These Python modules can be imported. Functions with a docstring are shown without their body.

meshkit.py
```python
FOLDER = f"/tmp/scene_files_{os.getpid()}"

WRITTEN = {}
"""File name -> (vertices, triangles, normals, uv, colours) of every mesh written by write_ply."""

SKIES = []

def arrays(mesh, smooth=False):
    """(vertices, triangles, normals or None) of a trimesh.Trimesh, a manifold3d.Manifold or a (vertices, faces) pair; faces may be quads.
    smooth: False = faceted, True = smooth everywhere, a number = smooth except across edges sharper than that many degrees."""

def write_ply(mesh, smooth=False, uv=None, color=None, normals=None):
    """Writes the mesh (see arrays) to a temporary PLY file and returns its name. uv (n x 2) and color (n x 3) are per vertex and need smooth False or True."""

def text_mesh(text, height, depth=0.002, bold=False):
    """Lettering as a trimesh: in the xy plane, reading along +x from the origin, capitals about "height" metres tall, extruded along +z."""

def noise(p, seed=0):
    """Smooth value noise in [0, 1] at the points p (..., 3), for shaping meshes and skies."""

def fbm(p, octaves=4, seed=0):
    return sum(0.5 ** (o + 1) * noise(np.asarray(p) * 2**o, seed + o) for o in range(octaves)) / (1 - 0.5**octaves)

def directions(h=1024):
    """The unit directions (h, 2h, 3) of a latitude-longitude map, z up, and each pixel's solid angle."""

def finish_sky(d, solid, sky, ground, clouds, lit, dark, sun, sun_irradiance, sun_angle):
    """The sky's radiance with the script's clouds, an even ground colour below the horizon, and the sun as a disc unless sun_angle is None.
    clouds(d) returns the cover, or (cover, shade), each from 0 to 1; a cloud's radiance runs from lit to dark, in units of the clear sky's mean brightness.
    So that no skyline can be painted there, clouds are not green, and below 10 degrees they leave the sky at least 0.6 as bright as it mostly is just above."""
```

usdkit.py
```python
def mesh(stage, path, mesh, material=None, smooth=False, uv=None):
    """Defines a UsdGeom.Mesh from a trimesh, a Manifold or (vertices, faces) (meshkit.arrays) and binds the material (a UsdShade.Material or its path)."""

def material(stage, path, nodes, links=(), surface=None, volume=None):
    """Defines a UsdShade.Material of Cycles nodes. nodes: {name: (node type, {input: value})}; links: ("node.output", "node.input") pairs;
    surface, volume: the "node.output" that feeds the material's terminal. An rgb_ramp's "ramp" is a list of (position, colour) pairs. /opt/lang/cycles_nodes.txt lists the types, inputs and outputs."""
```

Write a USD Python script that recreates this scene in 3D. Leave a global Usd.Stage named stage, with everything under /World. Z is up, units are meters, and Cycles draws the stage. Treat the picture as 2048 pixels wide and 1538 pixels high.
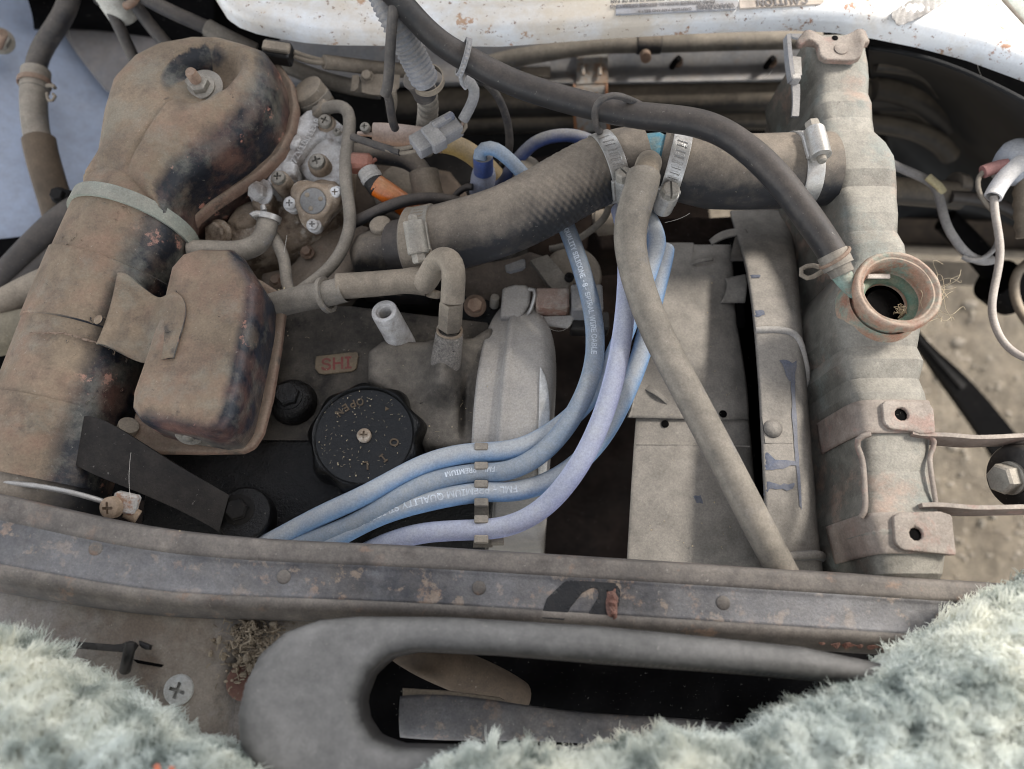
import math, random
import numpy as np, trimesh, shapely, manifold3d
import usdkit, meshkit
from pxr import Usd, UsdGeom, UsdLux, UsdShade, Gf, Sdf, Vt
from scipy.interpolate import CubicSpline, PchipInterpolator
from scipy.spatial import Delaunay, cKDTree
from shapely.geometry import Polygon, Point, LineString, box as sbox
from shapely import affinity

stage = Usd.Stage.CreateInMemory()
UsdGeom.SetStageUpAxis(stage, UsdGeom.Tokens.z)
UsdGeom.SetStageMetersPerUnit(stage, 1.0)
UsdGeom.Xform.Define(stage, '/World')
UsdGeom.Scope.Define(stage, '/World/Looks')
rng = np.random.default_rng(7)

# ------------------------------------------------------------------ camera, sky, sun
PITCH, DIST, FOCAL = math.radians(70), 0.464, 27.2
CH = DIST * math.sin(PITCH)
CAM = np.array([0.0, -DIST * math.cos(PITCH), CH])
FWD = np.array([0, math.cos(PITCH), -math.sin(PITCH)])
UPV = np.array([0, math.sin(PITCH), math.cos(PITCH)])
RGT = np.array([1.0, 0, 0])
FPX = 1024 / (18 / FOCAL)
cam = UsdGeom.Camera.Define(stage, '/World/camera')
m = Gf.Matrix4d(*RGT, 0, *UPV, 0, *(-FWD), 0, *CAM, 1)
cam.AddTransformOp().Set(m)
cam.CreateHorizontalApertureAttr(36.0); cam.CreateVerticalApertureAttr(36.0 * 769 / 1024)
cam.CreateFocalLengthAttr(FOCAL); cam.CreateClippingRangeAttr(Gf.Vec2f(0.01, 50))
cam.CreateFStopAttr(5.2); cam.CreateFocusDistanceAttr(0.42)
cam.CreateExposureAttr(1.64)

SUN = np.array([0.60, 0.34, 0.72]); SUN /= np.linalg.norm(SUN)
sun = UsdLux.DistantLight.Define(stage, '/World/sun')
sun.CreateIntensityAttr(0.7); sun.CreateAngleAttr(14.0); sun.CreateColorAttr(Gf.Vec3f(1.0, 0.965, 0.92)); sun.CreateNormalizeAttr(True)
zx = np.cross([0, 1, 0], SUN); zx /= np.linalg.norm(zx); zy = np.cross(SUN, zx)
sun.AddTransformOp().Set(Gf.Matrix4d(*zx, 0, *zy, 0, *SUN, 0, 0, 0, 2, 1))
sky_m = usdkit.material(stage, '/World/Looks/sky_material', {
    's': ('sky_texture', {'sky_type': 'single_scattering', 'sun_disc': False, 'sun_elevation': float(math.asin(SUN[2])), 'sun_rotation': float(math.atan2(SUN[0], SUN[1]))}),
    'h': ('hsv', {'saturation': 0.30}),
    'b': ('background_shader', {'strength': 0.15})}, [('s.color', 'h.color'), ('h.color', 'b.color')], surface='b.background')
sky = UsdLux.DomeLight.Define(stage, '/World/sky')
UsdShade.MaterialBindingAPI.Apply(sky.GetPrim()).Bind(sky_m)
sky.GetPrim().SetCustomDataByKey('kind', 'structure')

# ------------------------------------------------------------------ placing
def ray(px, py):
    d = FWD + RGT * ((px - 1024) / FPX) + UPV * ((769 - py) / FPX)
    return d
def P(px, py, z=0.0):
    """the point at height z (mm) seen at this place of the photograph"""
    d = ray(px, py)
    return CAM + d * ((z * 1e-3 - CH) / d[2])
def mpp(px, py, z=0.0):
    d = ray(px, py)
    return ((z * 1e-3 - CH) / d[2]) / FPX
def nrm(v):
    v = np.asarray(v, float); return v / max(np.linalg.norm(v), 1e-12)

# ------------------------------------------------------------------ scene tree
_names = {}
def numbered(parent, name):
    k = (parent, name); n = _names.get(k, 0); _names[k] = n + 1
    return name if n == 0 else f'{name}_{n:03d}'
class Thing:
    def __init__(self, name, label, cat, loc=(0, 0, 0), group=None):
        self.path = '/World/' + numbered('/World', name); self.loc = np.asarray(loc, float)
        x = UsdGeom.Xform.Define(stage, self.path); x.AddTranslateOp().Set(Gf.Vec3d(*map(float, self.loc)))
        self.prim = x.GetPrim(); setd(self.prim, label, cat, group)
    def part(self, name, mesh, mat, smooth=35, label=None, kind=None, under=None):
        up = under or self.path
        p = up + '/' + numbered(up, name)
        pr = put(p, mesh, mat, smooth, self.loc)
        if label: pr.SetCustomDataByKey('label', label)
        if kind: pr.SetCustomDataByKey('kind', kind)
        return p
def setd(pr, label=None, cat=None, group=None, kind=None):
    for k, v in (('label', label), ('category', cat), ('group', group), ('kind', kind)):
        if v: pr.SetCustomDataByKey(k, v)
TRIS = [0]
def put(path, mesh, mat, smooth, loc=(0, 0, 0)):
    v, f = (np.asarray(mesh.vertices, float), np.asarray(mesh.faces)) if hasattr(mesh, 'faces') else mesh
    TRIS[0] += len(f)
    return usdkit.mesh(stage, path, trimesh.Trimesh(v - np.asarray(loc), f, process=False), mat, smooth=smooth).GetPrim()
def solo(name, mesh, mat, label, cat, group=None, kind=None, smooth=35):
    p = '/World/' + numbered('/World', name)
    pr = put(p, mesh, mat, smooth); setd(pr, label, cat, group, kind)
    return p
cat_ = trimesh.util.concatenate

# ------------------------------------------------------------------ shapes
def frame(axis, hint=(0, 0, 1)):
    a = nrm(axis); h = np.asarray(hint, float)
    if abs(a @ nrm(h)) > 0.98: h = np.array([0, 1.0, 0])
    x = nrm(np.cross(h, a)); y = np.cross(a, x)
    return np.stack([x, y, a])            # rows
def grid_faces(n, m, closed=False):
    f = []
    mm = m if closed else m - 1
    i, j = np.meshgrid(np.arange(n - 1), np.arange(mm), indexing='ij')
    a = i * m + j; b = i * m + (j + 1) % m; c = (i + 1) * m + (j + 1) % m; d = (i + 1) * m + j
    a, b, c, d = (x.ravel() for x in (a, b, c, d))
    return np.vstack([np.stack([a, b, c], 1), np.stack([a, c, d], 1)])
def spl(pts, step=0.003, closed=False, pchip=False):
    pts = np.asarray(pts, float)
    s = np.r_[0, np.cumsum(np.linalg.norm(np.diff(pts[:, :3], axis=0), axis=1) ** 0.5)]
    C = (PchipInterpolator if pchip else CubicSpline)(s, pts) if len(pts) > 2 else None
    L = np.linalg.norm(np.diff(pts[:, :3], axis=0), axis=1).sum()
    n = max(int(L / step), 4)
    u = np.linspace(0, s[-1], n * 6)
    q = C(u) if C is not None else pts[0] + (pts[1] - pts[0]) * (u / s[-1])[:, None]
    a = np.r_[0, np.cumsum(np.linalg.norm(np.diff(q[:, :3], axis=0), axis=1))]
    t = np.linspace(0, a[-1], n)
    return np.stack([np.interp(t, a, q[:, k]) for k in range(q.shape[1])], 1)
def frames(p):
    T = np.gradient(p, axis=0); T /= np.linalg.norm(T, axis=1, keepdims=True)
    X = np.zeros_like(p); X[0] = frame(T[0])[0]
    for i in range(1, len(p)):
        x = X[i - 1] - T[i] * (X[i - 1] @ T[i]); X[i] = nrm(x)
    return T, X, np.cross(T, X)
def tube(p, r, seg=16, cap=True, rfun=None, hollow=0.0):
    """sweep of a circle along the points p (n x 3); r a number or one per point"""
    p = np.asarray(p, float); n = len(p); r = np.broadcast_to(np.asarray(r, float), (n,)).copy()
    T, X, Y = frames(p)
    a = np.arange(seg) / seg * 2 * np.pi
    R = r[:, None] * (np.ones((n, seg)) if rfun is None else rfun(np.linspace(0, 1, n)[:, None], a[None, :]))
    v = p[:, None] + R[..., None] * (np.cos(a)[None, :, None] * X[:, None] + np.sin(a)[None, :, None] * Y[:, None])
    V = [v.reshape(-1, 3)]; F = [grid_faces(n, seg, True)]
    if cap:
        for e, flip in ((0, True), (n - 1, False)):
            base = sum(len(x) for x in V)
            sgn = -1 if e == 0 else 1
            rim = v[e]
            if hollow:
                inn = p[e] + (rim - p[e]) * hollow
                deep = p[e] + (rim - p[e]) * hollow * 0.97 - sgn * T[e] * r[e] * 1.6
                V.append(np.vstack([rim, inn, inn, deep, [p[e] - sgn * T[e] * r[e] * 1.6]]))
                f = [grid_faces(2, seg, True), grid_faces(2, seg, True) + 2 * seg]
                k = np.arange(seg); f.append(np.stack([3 * seg + k, 3 * seg + (k + 1) % seg, np.full(seg, 4 * seg)], 1))
                f = np.vstack(f)
            else:
                edge = p[e] + (rim - p[e]) * 0.9 + sgn * T[e] * r[e] * 0.08
                V.append(np.vstack([rim, edge, [p[e] + sgn * T[e] * r[e] * 0.1]]))
                k = np.arange(seg)
                f = np.vstack([grid_faces(2, seg, True), np.stack([seg + k, seg + (k + 1) % seg, np.full(seg, 2 * seg)], 1)])
            if flip: f = f[:, ::-1]
            F.append(f + base)
    f = np.vstack(F)
    return trimesh.Trimesh(np.vstack(V), f[:, ::-1] if False else f, process=False)
def T(pts, r, seg=16, step=0.003, rz=None, **k):
    """tube along photo points (px, py, z mm[, radius px]); r in px of the photograph"""
    w = [P(*q[:3]) for q in pts]
    rr = [mpp(*q[:3]) * (q[3] if len(q) > 3 else r) for q in pts]
    q = spl(np.c_[np.array(w), rr], step)
    return tube(q[:, :3], q[:, 3], seg, **k)
def curve(pts, step=0.003):
    return spl([P(*q[:3]) for q in pts], step)
def lathe(prof, o, axis=(0, 0, 1), seg=24, lobe=None, hint=(0, 1, 0), rot=0.0, caps=True):
    """prof: (r, z) from the foot's rim to the top's middle, metres"""
    B = frame(axis, hint); a = np.arange(seg) / seg * 2 * np.pi + rot
    rows = []
    for i, (r, z) in enumerate(prof):
        rr = np.full(seg, r) * (1 if lobe is None else lobe(a, i))
        rows.append(np.stack([rr * np.cos(a), rr * np.sin(a), np.full(seg, z)], 1))
    v = np.array(rows).reshape(-1, 3); n = len(prof)
    f = grid_faces(n, seg, True)
    if not caps: return trimesh.Trimesh(np.asarray(o) + v @ B, f, process=False)
    k = np.arange(seg)
    v = np.vstack([v, [[0, 0, prof[0][1]], [0, 0, prof[-1][1]]]])
    f = np.vstack([f, np.stack([k, np.full(seg, n * seg), (k + 1) % seg], 1)[:, [0, 1, 2]], np.stack([(n - 1) * seg + k, (n - 1) * seg + (k + 1) % seg, np.full(seg, n * seg + 1)], 1)])
    return trimesh.Trimesh(np.asarray(o) + v @ B, f, process=False)
def hexhead(o, axis, r, h, flange=0.0, seg=6, rot=0.3):
    out = [lathe([(r, 0), (r, h * .82), (r * .86, h), (r * .5, h * 1.0)], np.asarray(o) + nrm(axis) * (h * .12 if flange else 0), axis, seg, rot=rot)]
    if flange: out.append(lathe([(flange, 0), (flange, h * .18), (flange * .8, h * .34), (r * .6, h * .4)], o, axis, 24))
    return cat_(out)
def mf(me):
    me = trimesh.Trimesh(me.vertices, me.faces, process=True); me.merge_vertices(digits_vertex=7)
    if me.volume < 0: me.invert()
    return manifold3d.Manifold(manifold3d.Mesh(np.asarray(me.vertices, np.float32), np.asarray(me.faces, np.uint32)))
def tm(mn):
    q = mn.to_mesh(); return trimesh.Trimesh(q.vert_properties[:, :3], q.tri_verts, process=False)
def boxm(c, ext, B=None, bevel=0.0):
    """box round c with half sizes ext along the rows of B, edges bevelled"""
    B = np.eye(3) if B is None else np.asarray(B); e = np.asarray(ext, float)
    b = min(bevel, e.min() * .6)
    if b <= 0:
        v = np.array([[x, y, z] for x in (-1, 1) for y in (-1, 1) for z in (-1, 1)], float) * e
    else:
        v = []
        for x in (-1, 1):
            for y in (-1, 1):
                for z in (-1, 1):
                    s = np.array([x, y, z]) * e
                    for k in range(3):
                        q = s - np.array([x, y, z]) * b; q[k] = s[k]; v.append(q)
        v = np.array(v)
    h = trimesh.convex.convex_hull(v)
    return trimesh.Trimesh(np.asarray(c) + h.vertices @ B, h.faces, process=False)
def crossed(o, axis, r, h, hint=(0, 1, 0), deep=.55, dome=.35):
    """pan head with a cross recess"""
    prof = [(r, 0), (r, h * (1 - dome)), (r * .93, h * (1 - dome * .55)), (r * .7, h * (1 - dome * .15)), (r * .35, h), (r * .05, h)]
    a = lathe(prof, (0, 0, 0), (0, 0, 1), 24)
    k = r * .13
    c1 = boxm((0, 0, h), (r * .55, k, h * deep)); c2 = boxm((0, 0, h), (k, r * .55, h * deep))
    q = tm(mf(a) - mf(c1) - mf(c2)); B = frame(axis, hint)
    return trimesh.Trimesh(np.asarray(o) + q.vertices @ B, q.faces, process=False)
def hround(d, r):
    t = np.clip(d, 0, r); return np.sqrt(np.maximum(r * r - (r - t) ** 2, 0)) - r
def resample(ring, res):
    L = ring.length; n = max(int(round(L / res)), 8)
    c = np.array([ring.interpolate(i / n * L).coords[0][:2] for i in range(n)])
    return c
def relief(poly, top, r=0.002, res=0.003, zbot=None, rr=5, seed=0):
    """closed-sided body over a plan: top(x, y, d) gives the height, d = distance from the plan's edge; edges rounded by r"""
    rg = np.random.default_rng(seed)
    poly = shapely.geometry.polygon.orient(poly)
    rings = [poly.exterior] + list(poly.interiors)
    bnd = [resample(g, res) for g in rings]
    pts = list(bnd)
    if r > 0:
        for k in range(1, rr + 1):
            dd = r * (1 - math.cos(k / rr * math.pi / 2))
            q = poly.buffer(-dd)
            for g in (getattr(q, 'geoms', [q])):
                if g.is_empty: continue
                for h in [g.exterior] + list(g.interiors): pts.append(resample(h, res))
    x0, y0, x1, y1 = poly.bounds
    gx, gy = np.meshgrid(np.arange(x0, x1, res), np.arange(y0, y1, res * .866))
    gx = gx + (np.arange(len(gx)) % 2)[:, None] * res * .5
    g = np.stack([gx.ravel(), gy.ravel()], 1)
    inn = poly.buffer(-(r + res * .45))
    if not inn.is_empty:
        g = g[shapely.contains_xy(inn, g[:, 0], g[:, 1])]; pts.append(g)
    allp = np.vstack(pts); nb = sum(len(b) for b in bnd)
    _, keep = np.unique(np.round(allp / 2e-5).astype(np.int64), axis=0, return_index=True)
    keep = np.array(sorted(set(keep) | set(range(nb)))); allp = allp[keep]
    tri = Delaunay(allp).simplices
    c = allp[tri].mean(1); pin = Polygon(bnd[0], bnd[1:]).buffer(1e-7)
    tri = tri[shapely.contains_xy(pin, c[:, 0], c[:, 1])]
    a = allp[tri]; ar = (a[:, 1, 0] - a[:, 0, 0]) * (a[:, 2, 1] - a[:, 0, 1]) - (a[:, 1, 1] - a[:, 0, 1]) * (a[:, 2, 0] - a[:, 0, 0])
    tri[ar < 0] = tri[ar < 0][:, ::-1]; tri = tri[np.abs(ar) > 1e-12]
    d = shapely.distance(shapely.points(allp), poly.boundary); d[:nb] = 0
    z = top(allp[:, 0], allp[:, 1], d) + (hround(d, r) if r > 0 else 0)
    v = np.c_[allp, z]
    if zbot is None: return trimesh.Trimesh(v, tri, process=False)
    V, F, at, off = [v], [tri], 0, len(v)
    for b in bnd:
        n = len(b); i = np.arange(n) + at; j = (np.arange(n) + 1) % n + at
        low = v[i].copy(); low[:, 2] = zbot(low[:, 0], low[:, 1]) if callable(zbot) else zbot
        V.append(low); li = off + np.arange(n); lj = off + (np.arange(n) + 1) % n
        F += [np.stack([i, li, lj], 1), np.stack([i, lj, j], 1)]; off += n; at += n
    return trimesh.Trimesh(np.vstack(V), np.vstack(F), process=False)
def plan(pts, z=0.0, smooth=0.0):
    """photo outline to plan outline: pts (px, py[, z])"""
    p = Polygon([P(q[0], q[1], q[2] if len(q) > 2 else z)[:2] for q in pts]).buffer(0)
    if smooth: p = p.buffer(-smooth).buffer(2 * smooth).buffer(-smooth)
    return p
def refine(rows, n, mcols, pchip=False):
    """rows x columns of points to a finer grid through them"""
    g = np.asarray(rows, float)
    I = PchipInterpolator if pchip else (lambda s, y: CubicSpline(s, y) if len(s) > 2 else (lambda u, s=s, y=y: y[0] + (y[1] - y[0]) * (np.asarray(u)[:, None, None] / s[-1])))
    def go(g, n):
        s = np.r_[0, np.cumsum(np.linalg.norm(np.diff(g, axis=0), axis=2).mean(1))]
        u = np.linspace(0, s[-1], n)
        if len(g) == 2: return g[0] + (g[1] - g[0]) * (u / s[-1])[:, None, None]
        return (PchipInterpolator(s, g) if pchip else CubicSpline(s, g))(u)
    g = go(g, n); g = go(g.transpose(1, 0, 2), mcols).transpose(1, 0, 2)
    return g
def linrows(g, n):
    s = np.r_[0, np.cumsum(np.linalg.norm(np.diff(g, axis=0), axis=2).mean(1))]; u = np.linspace(0, s[-1], n); i = np.clip(np.searchsorted(s, u) - 1, 0, len(s) - 2)
    t = ((u - s[i]) / (s[i + 1] - s[i]))[:, None, None]; t = np.clip((t - .12) / .76, 0, 1) * .8 + t * .2
    return g[i] * (1 - t) + g[i + 1] * t
def px_grid(rows):
    return np.array([[P(*q) for q in r] for r in rows])
def sheet(g, t=0.001):
    """a plate of thickness t whose top is the grid g; the plate lies under it"""
    n, m_ = g.shape[:2]
    nx = np.cross(np.gradient(g, axis=0), np.gradient(g, axis=1)); nx /= np.maximum(np.linalg.norm(nx, axis=2, keepdims=True), 1e-12)
    nx *= np.where((nx[..., 2].mean() > 0), 1, -1)
    v = np.vstack([g.reshape(-1, 3), (g - nx * t).reshape(-1, 3)]); N = n * m_
    f = grid_faces(n, m_); F = [f, f[:, ::-1] + N]
    def edge(ix):
        a, b = ix[:-1], ix[1:]
        F.append(np.vstack([np.stack([a, a + N, b + N], 1), np.stack([a, b + N, b], 1)]))
    id_ = np.arange(N).reshape(n, m_)
    edge(id_[0]); edge(id_[-1][::-1]); edge(id_[:, 0][::-1]); edge(id_[:, -1])
    me = trimesh.Trimesh(v, np.vstack(F), process=False)
    a = v[f[len(f) // 2]]
    if np.cross(a[1] - a[0], a[2] - a[0])[2] < 0: me.faces = me.faces[:, ::-1]
    return me
def plate(pts, t=0.0015, flat=True):
    """plate over a convex-ish outline of photo points with their own heights, thickness t downwards"""
    w = np.array([P(*q) for q in pts]); c = w.mean(0)
    A = np.c_[w[:, :2], np.ones(len(w))]; k = np.linalg.lstsq(A, w[:, 2], rcond=None)[0]
    pl = Polygon(w[:, :2]).buffer(0)
    b = min(.0006, t * .4)
    return relief(pl, lambda x, y, d: k[0] * x + k[1] * y + k[2], b, .004, lambda x, y: k[0] * x + k[1] * y + k[2] - t, rr=2)
def ring_on(p0, axis, r, w, th, seg=40, a0=0, a1=2 * np.pi):
    """flat band of width w round an axis"""
    B = frame(axis); a = np.linspace(a0, a1, seg)
    prof = [(r, -w / 2), (r + th, -w / 2), (r + th, w / 2), (r, w / 2), (r, -w / 2)]
    g = np.array([[np.asarray(p0) + (q[0] * math.cos(t) * B[0] + q[0] * math.sin(t) * B[1] + q[1] * B[2]) for q in prof] for t in a])
    f = grid_faces(len(a), 5)
    return trimesh.Trimesh(g.reshape(-1, 3), f, process=False)
def fix(me):
    me = trimesh.Trimesh(me.vertices, me.faces, process=False)
    return me
def text_on(path, r, text, h, s0, side=0.0, direction=1, flip=False, depth=0.00025, bold=True):
    """lettering wrapped on a tube's surface; s0 where it starts along the path (m)"""
    me = meshkit.text_mesh(text, h, depth, bold=bold)
    me = me.subdivide_to_size(max(h * .35, .0005)) if hasattr(me, 'subdivide_to_size') else me
    v = np.asarray(me.vertices)
    p = np.asarray(path); s = np.r_[0, np.cumsum(np.linalg.norm(np.diff(p, axis=0), axis=1))]
    Tn = np.gradient(p, axis=0); Tn /= np.linalg.norm(Tn, axis=1, keepdims=True)
    ss = np.clip(s0 + direction * v[:, 0], 0, s[-1])
    c = np.stack([np.interp(ss, s, p[:, k]) for k in range(3)], 1)
    t = np.stack([np.interp(ss, s, Tn[:, k]) for k in range(3)], 1); t /= np.linalg.norm(t, axis=1, keepdims=True)
    view = CAM - c; view /= np.linalg.norm(view, axis=1, keepdims=True)
    u = view - t * (view * t).sum(1, keepdims=True); u /= np.linalg.norm(u, axis=1, keepdims=True)
    w = np.cross(u, t) * direction
    a = side * direction + (v[:, 1] - h / 2) / r
    q = c + (r + v[:, 2:3] - depth * .5) * (np.cos(a)[:, None] * u + np.sin(a)[:, None] * w)
    return trimesh.Trimesh(q, me.faces, process=False)
def flat_text(text, h, o, xdir, ydir, depth=.0003, bold=True, centre=True):
    me = meshkit.text_mesh(text, h, depth, bold=bold); v = np.asarray(me.vertices).copy()
    if centre: v[:, 0] -= (v[:, 0].max() + v[:, 0].min()) / 2; v[:, 1] -= h / 2
    x = nrm(xdir); z = nrm(np.cross(x, ydir)); y = np.cross(z, x)
    return trimesh.Trimesh(np.asarray(o) + v @ np.stack([x, y, z]), me.faces, process=False)

# ------------------------------------------------------------------ materials
def LIN(c):
    c = np.asarray(c, float) / 255
    return tuple(float(x) for x in np.where(c < .04045, c / 12.92, ((c + .055) / 1.055) ** 2.4))
lin = LIN
DUST = (160, 144, 124)
def M(name, base, dust=DUST, up=.5, side=.12, rough=.75, metal=0.0, spots=(), grain=.28, gscale=900, bump=.42, bdist=.0004, blot=.5, bscale=45, seed=0.0, drough=.8, coat=0, over=(), tone=.42, tscale=24, lo=-.1, hi=1.0, lean=(-.12, .25, .96), sat=.76, speck=.38, spec=.35):
    """base colour under dust that lies on what faces up, broken up by noise; spots: (colour, scale, threshold, softness)"""
    def lin(c, k=sat):
        c = np.asarray(c, float); y_ = c @ np.array([.3, .59, .11]); return LIN(y_ + (c - y_) * k)
    n = {'g': ('geometry', {}), 'sx': ('vector_math', {'math_type': 'dot_product', 'vector2': tuple(float(x) for x in nrm(lean))}), 'mp': ('mapping', {'location': (seed, seed * .7, seed * .3)}),
         'up': ('map_range', {'from_min': float(lo), 'from_max': float(hi), 'to_min': float(side), 'to_max': float(up), 'clamp': True}),
         'nb': ('noise_texture', {'scale': float(bscale), 'detail': 7.0, 'roughness': .7, 'distortion': 0.0}),
         'nf': ('noise_texture', {'scale': float(gscale), 'detail': 4.0, 'roughness': .7}),
         'nm': ('noise_texture', {'scale': float(gscale) * .16, 'detail': 5.0, 'roughness': .65}),
         'k1': ('math', {'math_type': 'multiply_add', 'value2': float(blot) * 2, 'value3': -float(blot)}),
         'k2': ('math', {'math_type': 'multiply_add', 'value2': .7, 'value3': -.35}),
         'a1': ('math', {'math_type': 'add'}), 'a2': ('math', {'math_type': 'add', 'use_clamp': True}),
         'mx': ('mix_color', {'b': lin(dust)}),
         'gr': ('map_range', {'from_min': .25, 'from_max': .75, 'to_min': 1 - float(grain), 'to_max': 1 + float(grain) * .6, 'clamp': True}),
         'vm': ('vector_math', {'math_type': 'scale'}),
         'ro': ('mix_float', {'a': float(rough), 'b': float(drough)}),
         'me': ('mix_float', {'a': float(metal), 'b': 0.0}),
         'h1': ('math', {'math_type': 'multiply_add', 'value2': 1.6}),
         'bp': ('bump', {'strength': float(bump), 'distance': float(bdist)}),
         'p': ('principled_bsdf', {'coat_weight': float(coat), 'specular_ior_level': float(spec)})}
    L = [('g.normal', 'sx.vector1'), ('g.position', 'mp.vector'), ('sx.value', 'up.value'), ('mp.vector', 'nb.vector'), ('mp.vector', 'nf.vector'), ('mp.vector', 'nm.vector'),
         ('nb.fac', 'k1.value1'), ('nm.fac', 'k2.value1'), ('up.result', 'a1.value1'), ('k1.value', 'a1.value2'), ('a1.value', 'a2.value1'), ('k2.value', 'a2.value2'),
         ('a2.value', 'mx.fac'), ('a2.value', 'ro.fac'), ('a2.value', 'me.fac'), ('nf.fac', 'gr.value'), ('mx.result', 'vm.vector1'), ('gr.result', 'vm.scale'),
         ('vm.vector', 'p.base_color'), ('ro.result', 'p.roughness'), ('me.result', 'p.metallic'), ('nm.fac', 'h1.value1'), ('nf.fac', 'h1.value3'), ('h1.value', 'bp.height'), ('bp.normal', 'p.normal')]
    last = None
    n['base'] = ('color', {'value': lin(base)}); last = 'base.color'
    for i, (c, sc, th, so) in enumerate(spots):
        n[f's{i}'] = ('noise_texture', {'scale': float(sc), 'detail': 6.0, 'roughness': .7, 'distortion': 0.0})
        n[f't{i}'] = ('map_range', {'from_min': float(th - so), 'from_max': float(th + so), 'to_min': 0.0, 'to_max': 1.0, 'clamp': True})
        n[f'o{i}'] = ('mapping', {'location': (seed + i * 3.7, 1.3 * i, seed)})
        n[f'c{i}'] = ('mix_color', {'b': lin(c)})
        L += [('g.position', f'o{i}.vector'), (f'o{i}.vector', f's{i}.vector'), (f's{i}.fac', f't{i}.value'), (f't{i}.result', f'c{i}.fac'), (last, f'c{i}.a')]
        last = f'c{i}.result'
    L.append((last, 'mx.a'))
    # broad tone of the dirt, and what lies on top of the dust
    n['nt'] = ('noise_texture', {'scale': float(tscale), 'detail': 5.0, 'roughness': .72, 'distortion': 0.0})
    n['tr'] = ('map_range', {'from_min': .3, 'from_max': .7, 'to_min': 1 - float(tone), 'to_max': 1 + float(tone) * .45, 'clamp': True})
    n['tv'] = ('vector_math', {'math_type': 'scale'})
    L = [q for q in L if q != ('mx.result', 'vm.vector1')] + [('mp.vector', 'nt.vector'), ('nt.fac', 'tr.value'), ('mx.result', 'tv.vector1'), ('tr.result', 'tv.scale')]
    last = 'tv.vector'
    if speck: over = list(over) + [((206, 196, 178), 420, .665, .02, .5 * speck), (tuple(.45 * x for x in dust), 300, .655, .03, .6 * speck), (tuple(.7 * x for x in dust), 75, .60, .05, .45 * speck)]
    for i, (c, sc, th, so, mxf) in enumerate(over):
        n[f'v{i}'] = ('noise_texture', {'scale': float(sc), 'detail': 6.0, 'roughness': .7, 'distortion': 0.1})
        n[f'w{i}'] = ('map_range', {'from_min': float(th - so), 'from_max': float(th + so), 'to_min': 0.0, 'to_max': float(mxf), 'clamp': True})
        n[f'q{i}'] = ('mapping', {'location': (seed + i * 5.1 + 9, 2.3 * i, seed + 4)})
        n[f'e{i}'] = ('mix_color', {'b': lin(c)})
        L += [('g.position', f'q{i}.vector'), (f'q{i}.vector', f'v{i}.vector'), (f'v{i}.fac', f'w{i}.value'), (f'w{i}.result', f'e{i}.fac'), (last, f'e{i}.a')]
        last = f'e{i}.result'
    L.append((last, 'vm.vector1'))
    return usdkit.material(stage, '/World/Looks/' + name, n, L, surface='p.BSDF')
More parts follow.
